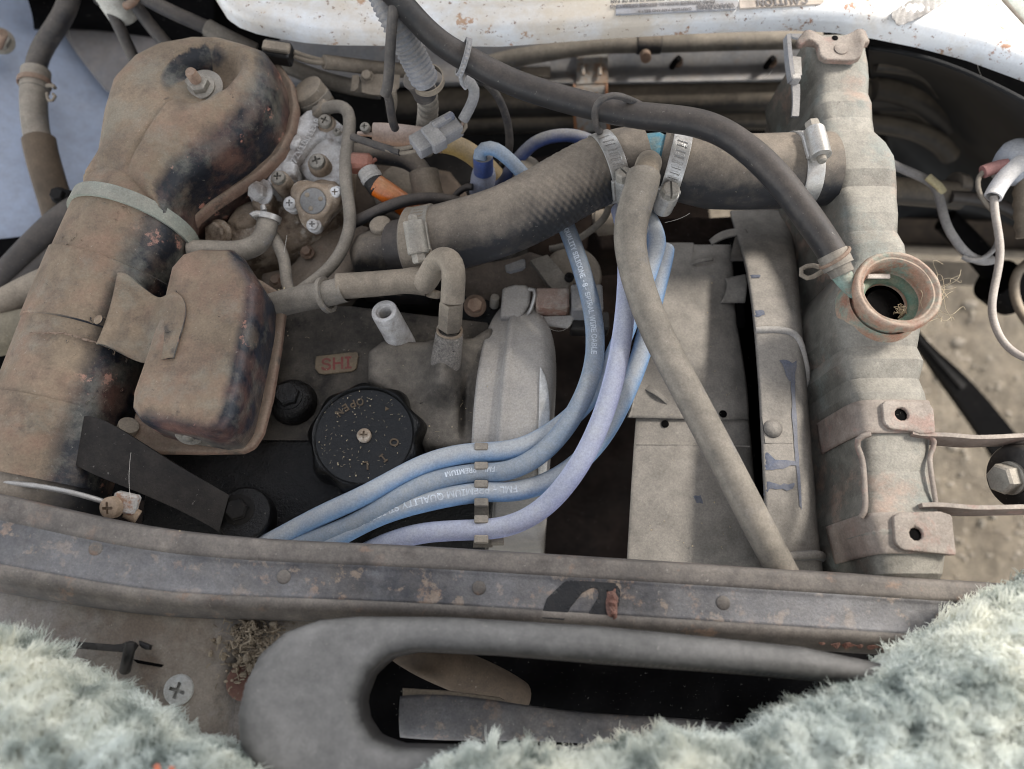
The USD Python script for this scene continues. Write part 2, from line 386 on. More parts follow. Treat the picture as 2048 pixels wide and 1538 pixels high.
# ------------------------------------------------------------------ materials of the place
RUST = (150, 92, 66)
duct_m = M('dusty_duct_paint', (16, 18, 24), (128, 110, 89), up=1.05, side=-.45, lo=.14, hi=.50, lean=(-.48, .20, .86), rough=.36, blot=.30, sat=.95, bump=.45,  over=[((140, 100, 82), 26, .57, .09, .35), ((126, 122, 108), 34, .57, .07, .45), ((92, 78, 66), 50, .57, .06, .5), ((30, 30, 34), 30, .66, .05, .6), ((40, 36, 34), 210, .69, .02, .8)], bscale=40, spots=[((150, 104, 88), 48, .63, .015)], bdist=.0005, drough=.8)
box_m = M('dusty_box_paint', (20, 24, 32), (128, 110, 89), up=1.0, side=-.45, lo=.42, hi=.8, lean=(-.46, .18, .88), rough=.36, blot=.30, sat=.95, over=[((140, 100, 82), 26, .57, .09, .35), ((126, 122, 108), 34, .57, .07, .45), ((92, 78, 66), 50, .57, .06, .5), ((30, 30, 34), 30, .66, .05, .6), ((40, 36, 34), 210, .69, .02, .8)], bscale=38, seed=3, spots=[((150, 104, 88), 55, .63, .015)], bump=.4, bdist=.0005, drough=.8)
flange_m = M('rusty_flange', (124, 90, 70), (138, 116, 92), up=.7, side=.15, blot=.5, bscale=60, spots=[((40, 38, 40), 60, .6, .05)], bump=.5)
felt_m = M('grey_green_seal', (128, 132, 116), DUST, up=.35, side=.05, bump=.4)
bolt_m = M('dull_zinc', (150, 145, 132), DUST, up=.55, side=.15, rough=.4, metal=.75, blot=.4, bscale=120, drough=.8)
steel_m = M('clamp_steel', (188, 184, 176), (150, 134, 116), up=.3, side=.1, rough=.32, metal=.85, blot=.35, bscale=120, gscale=1500, drough=.7, bump=.2)
rustbolt_m = M('rusty_bolt', (120, 84, 62), (150, 128, 104), up=.5, side=.2, blot=.5, bscale=150)
blackoil_m = M('oily_black', (6, 5, 5), (46, 40, 34), spec=.3, up=.25, side=-.1, rough=.28, blot=.45, bscale=26, gscale=700, bump=1.0, bdist=.0008, drough=.6)  # oil; on the cover front the black also carries the rail shade
cover_m = M('grimy_cover', (11, 10, 9), (102, 92, 79), up=.66, over=[((26, 23, 20), 30, .56, .06, .7)], spec=.25, side=.0, rough=.5, blot=.55, bscale=24, gscale=1100, bump=.6, bdist=.0006)
coverl_m = M('grimy_raised_cover', (14, 12, 11), (124, 113, 98), up=.88, side=.05, lo=.1, rough=.5, blot=.45, bscale=30, gscale=1200, bump=.7, bdist=.0006)
strap_m = M('black_strap', (16, 14, 14), spec=.2, dust=(70, 62, 54), up=.5, side=.1, rough=.6, blot=.4, bscale=40, bump=.5)
cap_m = M('black_cap_plastic', (3, 3, 3), (28, 24, 21), up=.05, spec=.3, side=-.1, rough=.24, speck=.25, blot=.3, bscale=60, gscale=1000, bump=.7, bdist=.0005, drough=.6)
alu_m = M('dusty_aluminium', (208, 205, 200), (150, 130, 106), up=.22, side=.2, rough=.5, metal=.15, blot=.7, over=[((104, 82, 62), 48, .58, .08, .6)], bscale=38, bump=.45, bdist=.0005)
alud_m = M('brown_grimed_aluminium', sat=.9, over=[((66, 46, 32), 42, .55, .05, .75), ((196, 186, 170), 60, .60, .04, .6)], base=(168, 154, 136), dust=(136, 112, 86), up=.6, side=.6, rough=.6, metal=.2, blot=.7, bscale=45, bump=.45, bdist=.0005)
grimy_m = M('grimy_engine_metal', (70, 60, 52), (120, 102, 84), up=.65, side=.35, blot=.6, bscale=40, bump=.6, bdist=.0008)
darkmetal_m = M('grimed_shaded_metal', (10, 9, 8), (54, 47, 40), spec=.2, up=.3, side=.1, blot=.5, bscale=35, bump=.5)  # grime, darkened further to put gap shade into the colour
rubber_m = M('dusty_black_rubber', (30, 30, 32), (142, 125, 104), up=.9, side=-.4, over=[((170, 152, 128), 130, .68, .03, .5)], rough=.5, blot=.22, bscale=35, bump=.3, bdist=.0003)
rubber2_m = M('plain_black_rubber', (24, 22, 22), (98, 85, 73), up=.66, side=-.15, speck=.3, rough=.42, blot=.2, bscale=30, bump=.25, bdist=.0003)
wireblack_m = M('black_wire_sleeve', (40, 38, 39), (124, 110, 94), up=.5, side=.08, rough=.5, blot=.3, bscale=60)
hosetan_m = M('dust_coated_hose', (92, 82, 70), (152, 134, 110), up=.9, side=.3, blot=.3, bscale=40, bump=.4, bdist=.0004)
hosegrey_m = M('dust_grey_hose', (84, 78, 70), (150, 136, 116), up=.85, side=.22, blot=.3, bscale=40, bump=.4, bdist=.0004, spots=[((70, 76, 88), 60, .63, .05)])
timing_m = M('dusty_grey_plastic', (132, 129, 127), (176, 166, 152), up=.85, over=[((84, 88, 104), 30, .68, .03, .5)], tone=.2, side=.3, rough=.6, blot=.25, bscale=35, bump=.25)
shroud_m = M('dusty_shroud_plastic', (58, 56, 56), (150, 140, 126), up=1.0, side=.1, rough=.6, lo=.1, over=[((84, 92, 112), 22, .68, .03, .6)], blot=.22, bscale=26, bump=.28, spots=[((74, 82, 104), 24, .69, .03)])
lead_m = M('blue_silicone', (108, 148, 192), (166, 168, 168), speck=.25, up=1.05, side=-.35, lo=.0, tone=.15, rough=.5, blot=.28, bscale=40, bump=.2, bdist=.0002)
leadp_m = M('violet_blue_silicone', (142, 150, 196), (172, 172, 180), up=.9, speck=.25, tone=.15, side=.08, rough=.5, blot=.25, bscale=40, bump=.2, bdist=.0002)
leadd_m = M('dark_blue_silicone', (58, 78, 138), (146, 138, 124), up=.85, side=-.15, rough=.45, blot=.22, bscale=40, bump=.2)
leadb_m = M('slate_blue_silicone', (88, 124, 160), (156, 156, 152), speck=.25, up=.75, tone=.15, side=.1, rough=.5, blot=.28, bscale=40, bump=.2)
comb_m = M('dusty_clip_plastic', (120, 112, 102), (160, 146, 126), up=.8, side=.3, bump=.2)
tank_m = M('weathered_brass_tank', (78, 74, 64), (148, 140, 124), up=.95, side=-.2, rough=.5, blot=.4, over=[((112, 122, 114), 26, .60, .06, .55), ((164, 122, 98), 24, .62, .06, .5), ((70, 64, 60), 160, .68, .03, .6)], bscale=40, bump=.5, bdist=.0005, spots=[((84, 70, 58), 34, .58, .06)])
neck_m = M('verdigris_brass', (150, 112, 86), (172, 152, 128), up=.55, side=.0, rough=.5, metal=.1, blot=.5, bscale=70, bump=.6, bdist=.0005, spots=[((100, 132, 114), 60, .56, .07), ((148, 88, 62), 90, .58, .06)])
verd_m = M('verdigris', (112, 146, 132), (160, 148, 126), up=.6, side=.2, blot=.55, bscale=120, bump=.6, bdist=.0005, spots=[((140, 96, 72), 120, .6, .05)])
teal_m = M('blue_green_corrosion', (60, 136, 158), (160, 146, 116), up=.35, side=.2, blot=.9, bscale=90, sat=1.1, bump=.7, bdist=.0006, speck=.5)
strapr_m = M('dusty_rusty_bracket', (104, 82, 68), (156, 142, 126), up=.75, side=.15, blot=.5, bscale=50, bump=.45, over=[((150, 104, 88), 60, .60, .05, .5)])
core_m = M('rusty_core', (84, 58, 46), (110, 90, 74), up=.4, side=.15, blot=.5, bscale=40, bump=.6)
white_m = M('white_body_paint', (214, 214, 212), (190, 174, 148), up=.25, side=-.3, lo=.5, tone=.08, speck=0, sat=1, over=[((150, 100, 60), 60, .625, .02, .85), ((184, 160, 122), 14, .53, .10, .55), ((110, 78, 54), 230, .63, .02, .85)], rough=.35, blot=.35, bscale=22, bump=.12, bdist=.0003, grain=.08, spots=[((150, 96, 56), 95, .705, .03), ((120, 84, 60), 260, .72, .03)], coat=.15)
rail_m = M('dusty_rail_paint', over=[((70, 62, 56), 34, .57, .06, .6), ((138, 104, 80), 60, .63, .04, .6)], base=(48, 48, 52), dust=(124, 112, 99), up=.8, side=.2, rough=.5, blot=.35, bscale=24, bump=.4, spots=[((132, 92, 68), 50, .63, .05)])
band_m = M('blue_black_rail_paint', (40, 44, 56), (128, 118, 106), up=.36, side=.1, over=[((146, 122, 98), 90, .60, .03, .7), ((136, 132, 130), 14, .52, .12, .55)], rough=.42, blot=.45, bscale=26, bump=.5, bdist=.0005, spots=[((142, 104, 76), 75, .62, .03), ((90, 92, 98), 40, .6, .06)])
floor_m = M('dusty_floor_panel', over=[((96, 74, 56), 26, .56, .07, .6), ((70, 62, 56), 40, .60, .05, .6), ((166, 160, 156), 10, .58, .1, .5)], base=(96, 90, 84), dust=(136, 122, 105), up=.85, side=.3, blot=.45, bscale=22, bump=.35, spots=[((176, 172, 172), 14, .62, .1)])
fender_m = M('pale_blue_paint', (162, 171, 187), (134, 124, 112), speck=0, sat=1, tone=.14, up=.1, side=.1, rough=.4, blot=.25, bscale=16, grain=.12, bump=.15, spots=[((60, 56, 56), 180, .71, .02)])
handle_m = M('top_lit_grey_plastic', (50, 48, 46), (124, 119, 112), up=.85, side=-.1, lo=.15, rough=.42, speck=.3, blot=.25, bscale=30, grain=.15, bump=.25, gscale=1600)  # pale top and dark edges put the top light into the colour
greywall_m = M('grey_chassis_paint', (132, 134, 138), (132, 118, 100), up=.5, side=.18, blot=.5, bscale=24, bump=.3, spots=[((140, 92, 60), 60, .66, .04)])
pipe_m = M('dusty_dark_pipe', (36, 33, 30), (132, 115, 92), up=.95, side=-.25, rough=.5, blot=.3, bscale=30, bump=.4)
rustystrap_m = M('rust_edged_strap', (150, 150, 146), (150, 128, 100), up=.45, side=.1, blot=.6, bscale=55, bump=.5, spots=[((164, 104, 54), 55, .55, .06)])
conn_m = M('grey_connector_plastic', (112, 112, 116), (160, 152, 140), up=.7, side=.15, rough=.5, blot=.2, bscale=60, bump=.2)
amber_m = M('amber_tube', (180, 90, 22), (164, 136, 104), up=.7, side=-.2, lo=.0, sat=1.1, rough=.22, blot=.35, bscale=40, bump=.1, coat=.3)
ambery_m = M('yellowed_tube', (168, 132, 60), (164, 142, 110), up=.8, side=.1, rough=.4, blot=.25, bscale=40, bump=.1)
pinktube_m = M('dusty_pink_sleeve', (160, 110, 72), (176, 152, 134), up=.95, side=.25, rough=.5, blot=.2, bscale=40, bump=.15)
orange_m = M('orange_plastic', (160, 92, 70), sat=.85, dust=(172, 132, 112), up=.4, side=.1, rough=.5, blot=.2, bump=.15)
blackp_m = M('black_plastic', (14, 14, 15), (84, 76, 68), spec=.25, up=.3, side=.05, rough=.4, bump=.2)
void_m = M('gap_shade_black', (5, 4, 4), (20, 17, 15), spec=.05, up=.2, side=.0, speck=.3, blot=.5, bscale=20, bump=.6)  # near-black: gap shade put into the colour; also plain black parts
tray_m = M('muddy_gap_shade', spec=.1, base=(34, 25, 20), dust=(66, 50, 40), up=.4, side=.2, blot=.8, bscale=30, bump=.8, bdist=.003, spots=[((30, 25, 22), 26, .54, .05)])  # muddy brown, darkened so gaps below the engine read as shade
red_m = M('faded_red_print', (150, 52, 50), (120, 100, 80), up=.3, side=.2, blot=.6, bscale=90)
tan_m = M('tan_decal', (138, 116, 84), (110, 94, 76), up=.4, side=.2, blot=.6, bscale=70)
print_m = M('white_print', (226, 230, 236), (190, 190, 188), up=.1, side=.0, blot=.3, bscale=160, bump=.1)
printw_m = M('worn_white_print', (222, 228, 234), (150, 158, 166), up=.3, side=.2, blot=.7, bscale=200, bump=.1)
goldprint_m = M('worn_tan_lettering', (104, 82, 54), (70, 58, 46), up=.4, side=.3, blot=.8, bscale=160)
sticker_m = M('grey_blue_sticker', (150, 152, 158), (166, 150, 128), up=.35, side=.2, blot=.5, bscale=50, grain=.1, bump=.1)
stickerb_m = M('tan_sticker', (188, 170, 152), (168, 148, 124), up=.35, side=.2, blot=.4, bscale=50, grain=.1, bump=.1)
ink_m = M('faded_ink', (104, 98, 98), (150, 140, 128), up=.3, side=.2, blot=.4, bscale=90)
straw_m = M('straw_bits', (186, 164, 124), up=.1, side=.0)
fleck_m = M('pale_flecks', (196, 188, 172), up=.1, side=.0)
soil_m = M('dry_soil', (100, 86, 66), (122, 108, 86), up=.5, side=.3, blot=.7, bscale=14, gscale=260, grain=.45, bump=.9, bdist=.006, spots=[((104, 88, 68), 20, .58, .1)])
stone_m = M('soil_stones', (134, 122, 104), (124, 110, 90), up=.5, side=.3, blot=.5, bscale=40, gscale=300)

def Z(*a): return [tuple(x) for x in a]

# ------------------------------------------------------------------ setting: ground, dark well
gz = -620.0
def soil_z(x, y, d):
    q = np.stack([x * 9, y * 9, 0 * x], -1)
    return gz * 1e-3 + .035 * (meshkit.fbm(q, 5, 3) - .5) + .012 * (meshkit.fbm(q * 7, 3, 5) - .5)
near = Polygon([(.15, -.7), (1.6, -.7), (1.6, 1.3), (.15, 1.3)])
n_ = 150
X_, Y_ = np.meshgrid(np.linspace(-.3, 1.35, n_), np.linspace(-.7, 1.0, n_), indexing='ij')
edge_ = np.minimum(np.minimum(X_ + .3, 1.35 - X_), np.minimum(Y_ + .7, 1.0 - Y_))
soil_g = np.stack([X_, Y_, soil_z(X_, Y_, 0) * np.clip(edge_ / .1, 0, 1) + gz * 1e-3 * (1 - np.clip(edge_ / .1, 0, 1))], -1)
gm = trimesh.Trimesh(soil_g.reshape(-1, 3), grid_faces(n_, n_), process=False)
far = sbox(-30, -30, 30, 30).difference(sbox(-.3, -.7, 1.35, 1.0))
fm_v, fm_f = trimesh.creation.triangulate_polygon(far, engine='earcut')
gm = cat_([gm, trimesh.Trimesh(np.c_[fm_v, np.full(len(fm_v), gz * 1e-3)], fm_f, process=False)])
solo('ground', gm, soil_m, 'dry brown soil strewn with small stones below the engine', 'ground', kind='structure', smooth=True)
st = []
for k in range(2600):
    x, y = rng.uniform(.3, 1.1), rng.uniform(-.3, .75)
    s = rng.uniform(.0013, .0040) * (2.2 if rng.random() < .06 else 1)
    ic = trimesh.creation.icosphere(1, 1.0)
    v = ic.vertices * s * rng.uniform(.6, 1.25, 3) * (1 + .55 * (rng.random((len(ic.vertices), 1)) - .5)); v[:, 2] *= .7
    st.append(trimesh.Trimesh(v + [x, y, float(soil_z(np.array([x]), np.array([y]), 0)[0]) + s * .2], ic.faces, process=False))
solo('stones', cat_(st), stone_m, 'small pale stones scattered over the dry soil', 'stones', kind='stuff')

# dark pan added under and bulkhead behind the engine, shade put into their colour
tr = sbox(-.62, -.42, .20, .45)
solo('added_undertray', relief(tr, lambda x, y, d: -.235 + .03 * (meshkit.fbm(np.stack([x * 22, y * 22, 0 * x], -1), 4, 9) - .5), .001, .012, -.262), tray_m, 'added muddy rust brown undertray below the engine with shade in its colour', 'undertray')
# ------------------------------------------------------------------ front rail across the bottom
rail_top = [(-160, 955), (0, 990), (110, 1013), (220, 1040), (360, 1062), (500, 1077), (800, 1092), (1250, 1119), (1700, 1148), (2048, 1171), (2300, 1188)]
def rail_rows(offs):
    return refine(px_grid([[(x - .04 * o * 0, y + o * (1 + .12 * (600 - x) / 600 * (x < 600)), z) for (x, y) in rail_top] for o, z in offs]), 10, 90)
rl = Thing('engine_cover_rail', 'long blue black steel rail with rust spots and rivets in front of the engine', 'rail', P(1024, 1120, 40))
def rail_row(o, z):
    return [(x, y + o * (1 + .25 * max(0, (560 - x) / 560)) * (1 - .0 * x), z) for x, y in rail_top]
RZ = 58
def rows_of(lst, n): return refine(refine(px_grid([rail_row(o, z) for o, z in lst]), n, len(rail_top), True), n, 100)
rl.part('upper_lip', sheet(rows_of([(1, RZ - 26), (0, RZ - 3), (2, RZ - .7), (7, RZ), (32, RZ), (42, RZ - .5)], 18), .0012), rail_m, True)
rl.part('painted_band', sheet(rows_of([(42, RZ - .5), (47, RZ - 1.4), (66, RZ - 1.8), (100, RZ - 2.0), (112, RZ - 1.6)], 12), .0012), band_m, True)
rl.part('lower_lip', sheet(rows_of([(112, RZ - 1.6), (118, RZ - 1.0), (128, RZ - 1.6), (142, RZ - 5), (158, RZ - 12)], 12), .0012), rail_m, True)
for x, y in [(192, 1098), (568, 1154), (958, 1176), (1446, 1206)]:
    o = P(x, y, RZ - 2.0); r = 14 * mpp(x, y, RZ)
    rl.part('rivet', lathe([(r * 1.05, 0), (r, r * .16), (r * .7, r * .28), (0.0001, r * .32)], o, (0, -.15, 1), 20), rail_m, True)
# worn ring with the dusty tongue in it and the rust beside it
zz = RZ - 1.45; worn_m = M('worn_black_patch', (14, 15, 18), (60, 54, 48), up=.15, side=.1, rough=.35, bump=.5)
ringp = plan([(1080, 1236), (1094, 1196), (1130, 1162), (1180, 1144), (1222, 1150), (1242, 1182), (1238, 1212), (1210, 1238), (1150, 1242)], zz, .001).difference(plan([(1126, 1250), (1140, 1216), (1164, 1186), (1186, 1174), (1197, 1180), (1198, 1192), (1182, 1218), (1160, 1250)], zz, .001))
ringps = list(getattr(ringp, 'geoms', [ringp]))
for rp_ in ringps: rl.part('bare_patch', relief(rp_, lambda x, y, d: zz * 1e-3 + 0 * x, .0002, .002, (zz - 1) * 1e-3, rr=1), worn_m, False)
def wob(pts, k=5, a=5):
    r_ = np.random.default_rng(len(pts) * 7 + int(pts[0][0]))
    out = []
    for (x0, y0), (x1, y1) in zip(pts, pts[1:] + pts[:1]):
        for j in range(k):
            u = j / k; out.append((x0 + (x1 - x0) * u + r_.normal(0, a * .4), y0 + (y1 - y0) * u + r_.normal(0, a)))
    return out
def flaky(pts, z, amp, name, mat, seed, res=.0012):
    pl = plan(pts, z); pl = max(getattr(pl, 'geoms', [pl]), key=lambda q: q.area)
    return relief(pl, lambda x, y, d: z * 1e-3 + amp * np.clip(d / .002, 0, 1) * (meshkit.fbm(np.stack([x * 420, y * 420, 0 * x], -1), 3, seed)), 0, res, (z - 1.2) * 1e-3)
rust_m = M('flaking_rust', (132, 76, 58), (156, 116, 98), up=.4, side=.2, blot=.8, bscale=140, bump=.9, bdist=.0008, spots=[((90, 48, 36), 160, .55, .05)])
rl.part('rust_scab', flaky(wob([(1212, 1186), (1226, 1178), (1238, 1192), (1232, 1214), (1238, 1240), (1222, 1246), (1212, 1222)], 4, 5), zz, .0055, '', rust_m, 4, .0008), rust_m, False)
rl.part('rust_scab', flaky(wob([(1620, 1282), (1690, 1278), (1780, 1289), (1770, 1298), (1690, 1293)], 8, 4), RZ - 5, .003, '', rust_m, 8, .0008), rust_m, False)
# beige floor panel under the rail at the bottom left, its edge, big screw
fl = Thing('floor_panel', 'dusty beige floor panel below the rail with a slot and a dark gap at its edge', 'panel', P(200, 1350, 30))
fg = refine(px_grid([[(-200, 1090, 44), (0, 1130, 44), (250, 1182, 44), (474, 1222, 43), (500, 1228, 38)], [(-200, 1250, 36), (0, 1265, 36), (250, 1280, 36), (462, 1300, 35), (482, 1304, 30)], [(-200, 1420, 32), (0, 1420, 32), (250, 1420, 32), (452, 1420, 30), (470, 1420, 22)], [(-200, 1640, 28), (0, 1640, 28), (250, 1640, 28), (440, 1640, 25), (456, 1640, 14)]]), 40, 50)
fl.part('panel', sheet(fg, .0012), floor_m, True)
fl.part('slot', plate(Z((265, 1318, 37.4), (330, 1330, 37.2), (330, 1336, 37.2), (265, 1325, 37.4)), .0006), void_m, False)
bs = Thing('panel_screw', 'big pale cross head screw in the beige floor panel', 'screw', P(362, 1378, 33))
bs.part('head', crossed(P(362, 1378, 35.5), (0, -.12, 1), 29 * mpp(362, 1378, 34), .005, (0.3, 1, 0)), M('chalky_screw', (170, 170, 164), (160, 152, 138), up=.3, side=.1, blot=.7, bscale=120, bump=.6), 30)
bc = Thing('cover_latch', 'black plastic latch clipped to the panel beside the fleece seat cover', 'latch', P(210, 1300, 42))
bc.part('arm', plate(Z((140, 1282, 50), (235, 1290, 50), (262, 1280, 50), (272, 1292, 50), (260, 1306, 50), (140, 1296, 50)), .004), blackp_m, 30)
bc.part('post', T([(262, 1285, 51), (256, 1312, 50), (250, 1340, 44)], 11, 14), blackp_m, True)
bc.part('tab', plate(Z((276, 1281, 46), (300, 1290, 46), (296, 1302, 46), (278, 1294, 46)), .003), blackp_m, 30)
# bottom of the well behind the handle: dark floor, sloping sheet at the right of the gap
well = plan([(440, 1205), (2300, 1300), (2300, 1750), (430, 1750)], -40)
solo('seat_well_floor', relief(well, lambda x, y, d: -.045 + .02 * (meshkit.fbm(np.stack([x * 40, y * 40, 0 * x], -1), 4, 2) - .5), .001, .008, -.05), void_m, 'black floor of the well behind the grey handle with shade in its colour', 'well floor')  # shade of the well is in the floor colour
# added sheet out of view that shades the left of the engine
shade_sheet = relief(sbox(.14, -.6, .80, .85), lambda x, y, d: .86 + 0 * x, .01, .05, .83)
solo('added_sun_blocker', shade_sheet, white_m, 'added white sheet above the view that shades the left of the engine', 'added shade sheet')
# ------------------------------------------------------------------ grey handle, bars in its opening, debris
hz = 84
hp_out = plan([(720, 1233), (640, 1240), (572, 1264), (522, 1308), (492, 1368), (478, 1430), (482, 1490), (510, 1540), (580, 1580), (760, 1600), (1500, 1600), (1840, 1520), (1880, 1420), (1850, 1352), (1740, 1322), (1600, 1293), (1400, 1272), (1200, 1252), (900, 1234)], hz - 8, .004)
hp_in = plan([(830, 1303), (780, 1314), (742, 1348), (722, 1400), (728, 1440), (752, 1476), (800, 1494), (1100, 1500), (1500, 1490), (1760, 1450), (1790, 1396), (1700, 1368), (1500, 1350), (1200, 1328), (1000, 1311)], hz - 8, .003)
def handle_z(x, y, d): return hz * 1e-3 + 0 * x
hd = Thing('grab_handle', 'blurred grey moulded plastic loop handle lying across the well', 'handle', P(900, 1400, hz - 20))
hd.part('loop', relief(hp_out.difference(hp_in), handle_z, .0078, .003, (hz - 26) * 1e-3, rr=8), handle_m, True)
br = Thing('seat_lever', 'worn blue grey metal bar seen through the handle opening', 'bar', P(1000, 1450, 30))
bg = refine(px_grid([[(800, 1392, 30), (1000, 1402, 34), (1110, 1418, 36), (1250, 1430, 36), (1560, 1462, 36)], [(798, 1425, 33), (1000, 1432, 37), (1110, 1436, 39), (1250, 1450, 39), (1560, 1480, 39)], [(800, 1475, 30), (1000, 1482, 34), (1110, 1484, 36), (1250, 1494, 36), (1560, 1514, 36)]]), 12, 40)
br.part('bar', sheet(bg, .004), band_m, True)
br.part('top_plate', plate(Z((805, 1376, 26), (900, 1382, 26), (1010, 1396, 26), (1015, 1412, 26), (805, 1404, 26)), .003), hosetan_m, 30)
pp = Thing('well_pipe', 'short beige pipe end in the dark opening of the handle', 'pipe', P(900, 1330, 20))
pp.part('tube', T([(800, 1280, 20), (870, 1322, 12), (940, 1352, 0), (1030, 1400, -24)], 40, 24), M('shaded_beige_pipe', (70, 54, 40), (104, 84, 62), up=.6, side=.2, bump=.4), True)  # base darkened to put the shade of the opening into it
def frond(pts, z, w): return T([(x, y, zz) for (x, y), zz in zip(pts, z)], w, 6)
ds = []
for k in range(420):
    x = rng.normal(505, 34); y = rng.normal(1275, 42)
    if x > 600 or y < 1215: continue
    a = rng.uniform(0, 6.28); L = rng.uniform(4, 22)
    z0 = 40 + rng.uniform(-6, 8)
    ds.append(T([(x, y, z0), (x + math.cos(a) * L * .5 + rng.normal(0, 2), y + math.sin(a) * L * .5, z0 + rng.uniform(0, 2)), (x + math.cos(a) * L, y + math.sin(a) * L, z0 + rng.uniform(-1, 2))], rng.uniform(.5, 1.6), 5, step=.002, cap=False))
for k in range(160):
    x = rng.normal(500, 30); y = rng.normal(1290, 50); z0 = 38 + rng.uniform(-3, 5)
    ic = trimesh.creation.icosphere(0, 1.0); s = rng.uniform(.0006, .002)
    ds.append(trimesh.Trimesh(ic.vertices * s * rng.uniform(.6, 1.4, 3) + P(x, y, z0), ic.faces, process=False))
solo('debris_clump', cat_(ds), M('dry_debris', (110, 92, 70), (150, 134, 108), up=.4, side=.3, blot=.9, bscale=160), 'clump of dry fluff and crumbs caught in the gap beside the handle', 'debris', kind='stuff')
solo('rail_bracket', sheet(refine(px_grid([[(500, 1228, 36), (640, 1238, 36)], [(470, 1330, 28), (600, 1330, 28)], [(445, 1460, 20), (560, 1500, 20)], [(440, 1560, 14), (560, 1600, 14)]]), 24, 12), .001), floor_m, 'grey metal sheet right of the gap, running under the handle', 'bracket', smooth=True)
solo('rubber_plug', lathe([(.009, 0), (.009, .004), (.007, .006), (.001, .0065)], P(492, 1360, 30), (.3, -.3, 1), 20), M('rust_red_plug', (92, 50, 38), (120, 84, 66), up=.4, side=.1, bump=.4), 'small rust red plug half hidden behind the end of the grey handle', 'plug', smooth=True)

# ------------------------------------------------------------------ fleece seat covers in the near foreground
fleece_m = usdkit.material(stage, '/World/Looks/fleece', {
    'g': ('geometry', {}), 'n': ('noise_texture', {'scale': 38.0, 'detail': 4.0, 'roughness': .6}), 'n2': ('noise_texture', {'scale': 14.0, 'detail': 2.0}),
    'r': ('rgb_ramp', {'ramp': [(0.32, lin((104, 112, 106))), (.42, lin((164, 170, 163))), (.50, lin((208, 210, 202))), (.62, lin((236, 236, 228)))]}),
    'r2': ('rgb_ramp', {'ramp': [(0.35, lin((230, 234, 232))), (.65, lin((250, 246, 234)))]}),
    'x': ('mix', {'mix_type': 'multiply', 'fac': 1.0}), 'd': ('principled_bsdf', {'roughness': .95, 'sheen_weight': .35, 'sheen_roughness': .5})},
    [('g.position', 'n.vector'), ('g.position', 'n2.vector'), ('n.fac', 'r.fac'), ('n2.fac', 'r2.fac'), ('r.color', 'x.color1'), ('r2.color', 'x.color2'), ('x.color', 'd.base_color')], surface='d.BSDF')
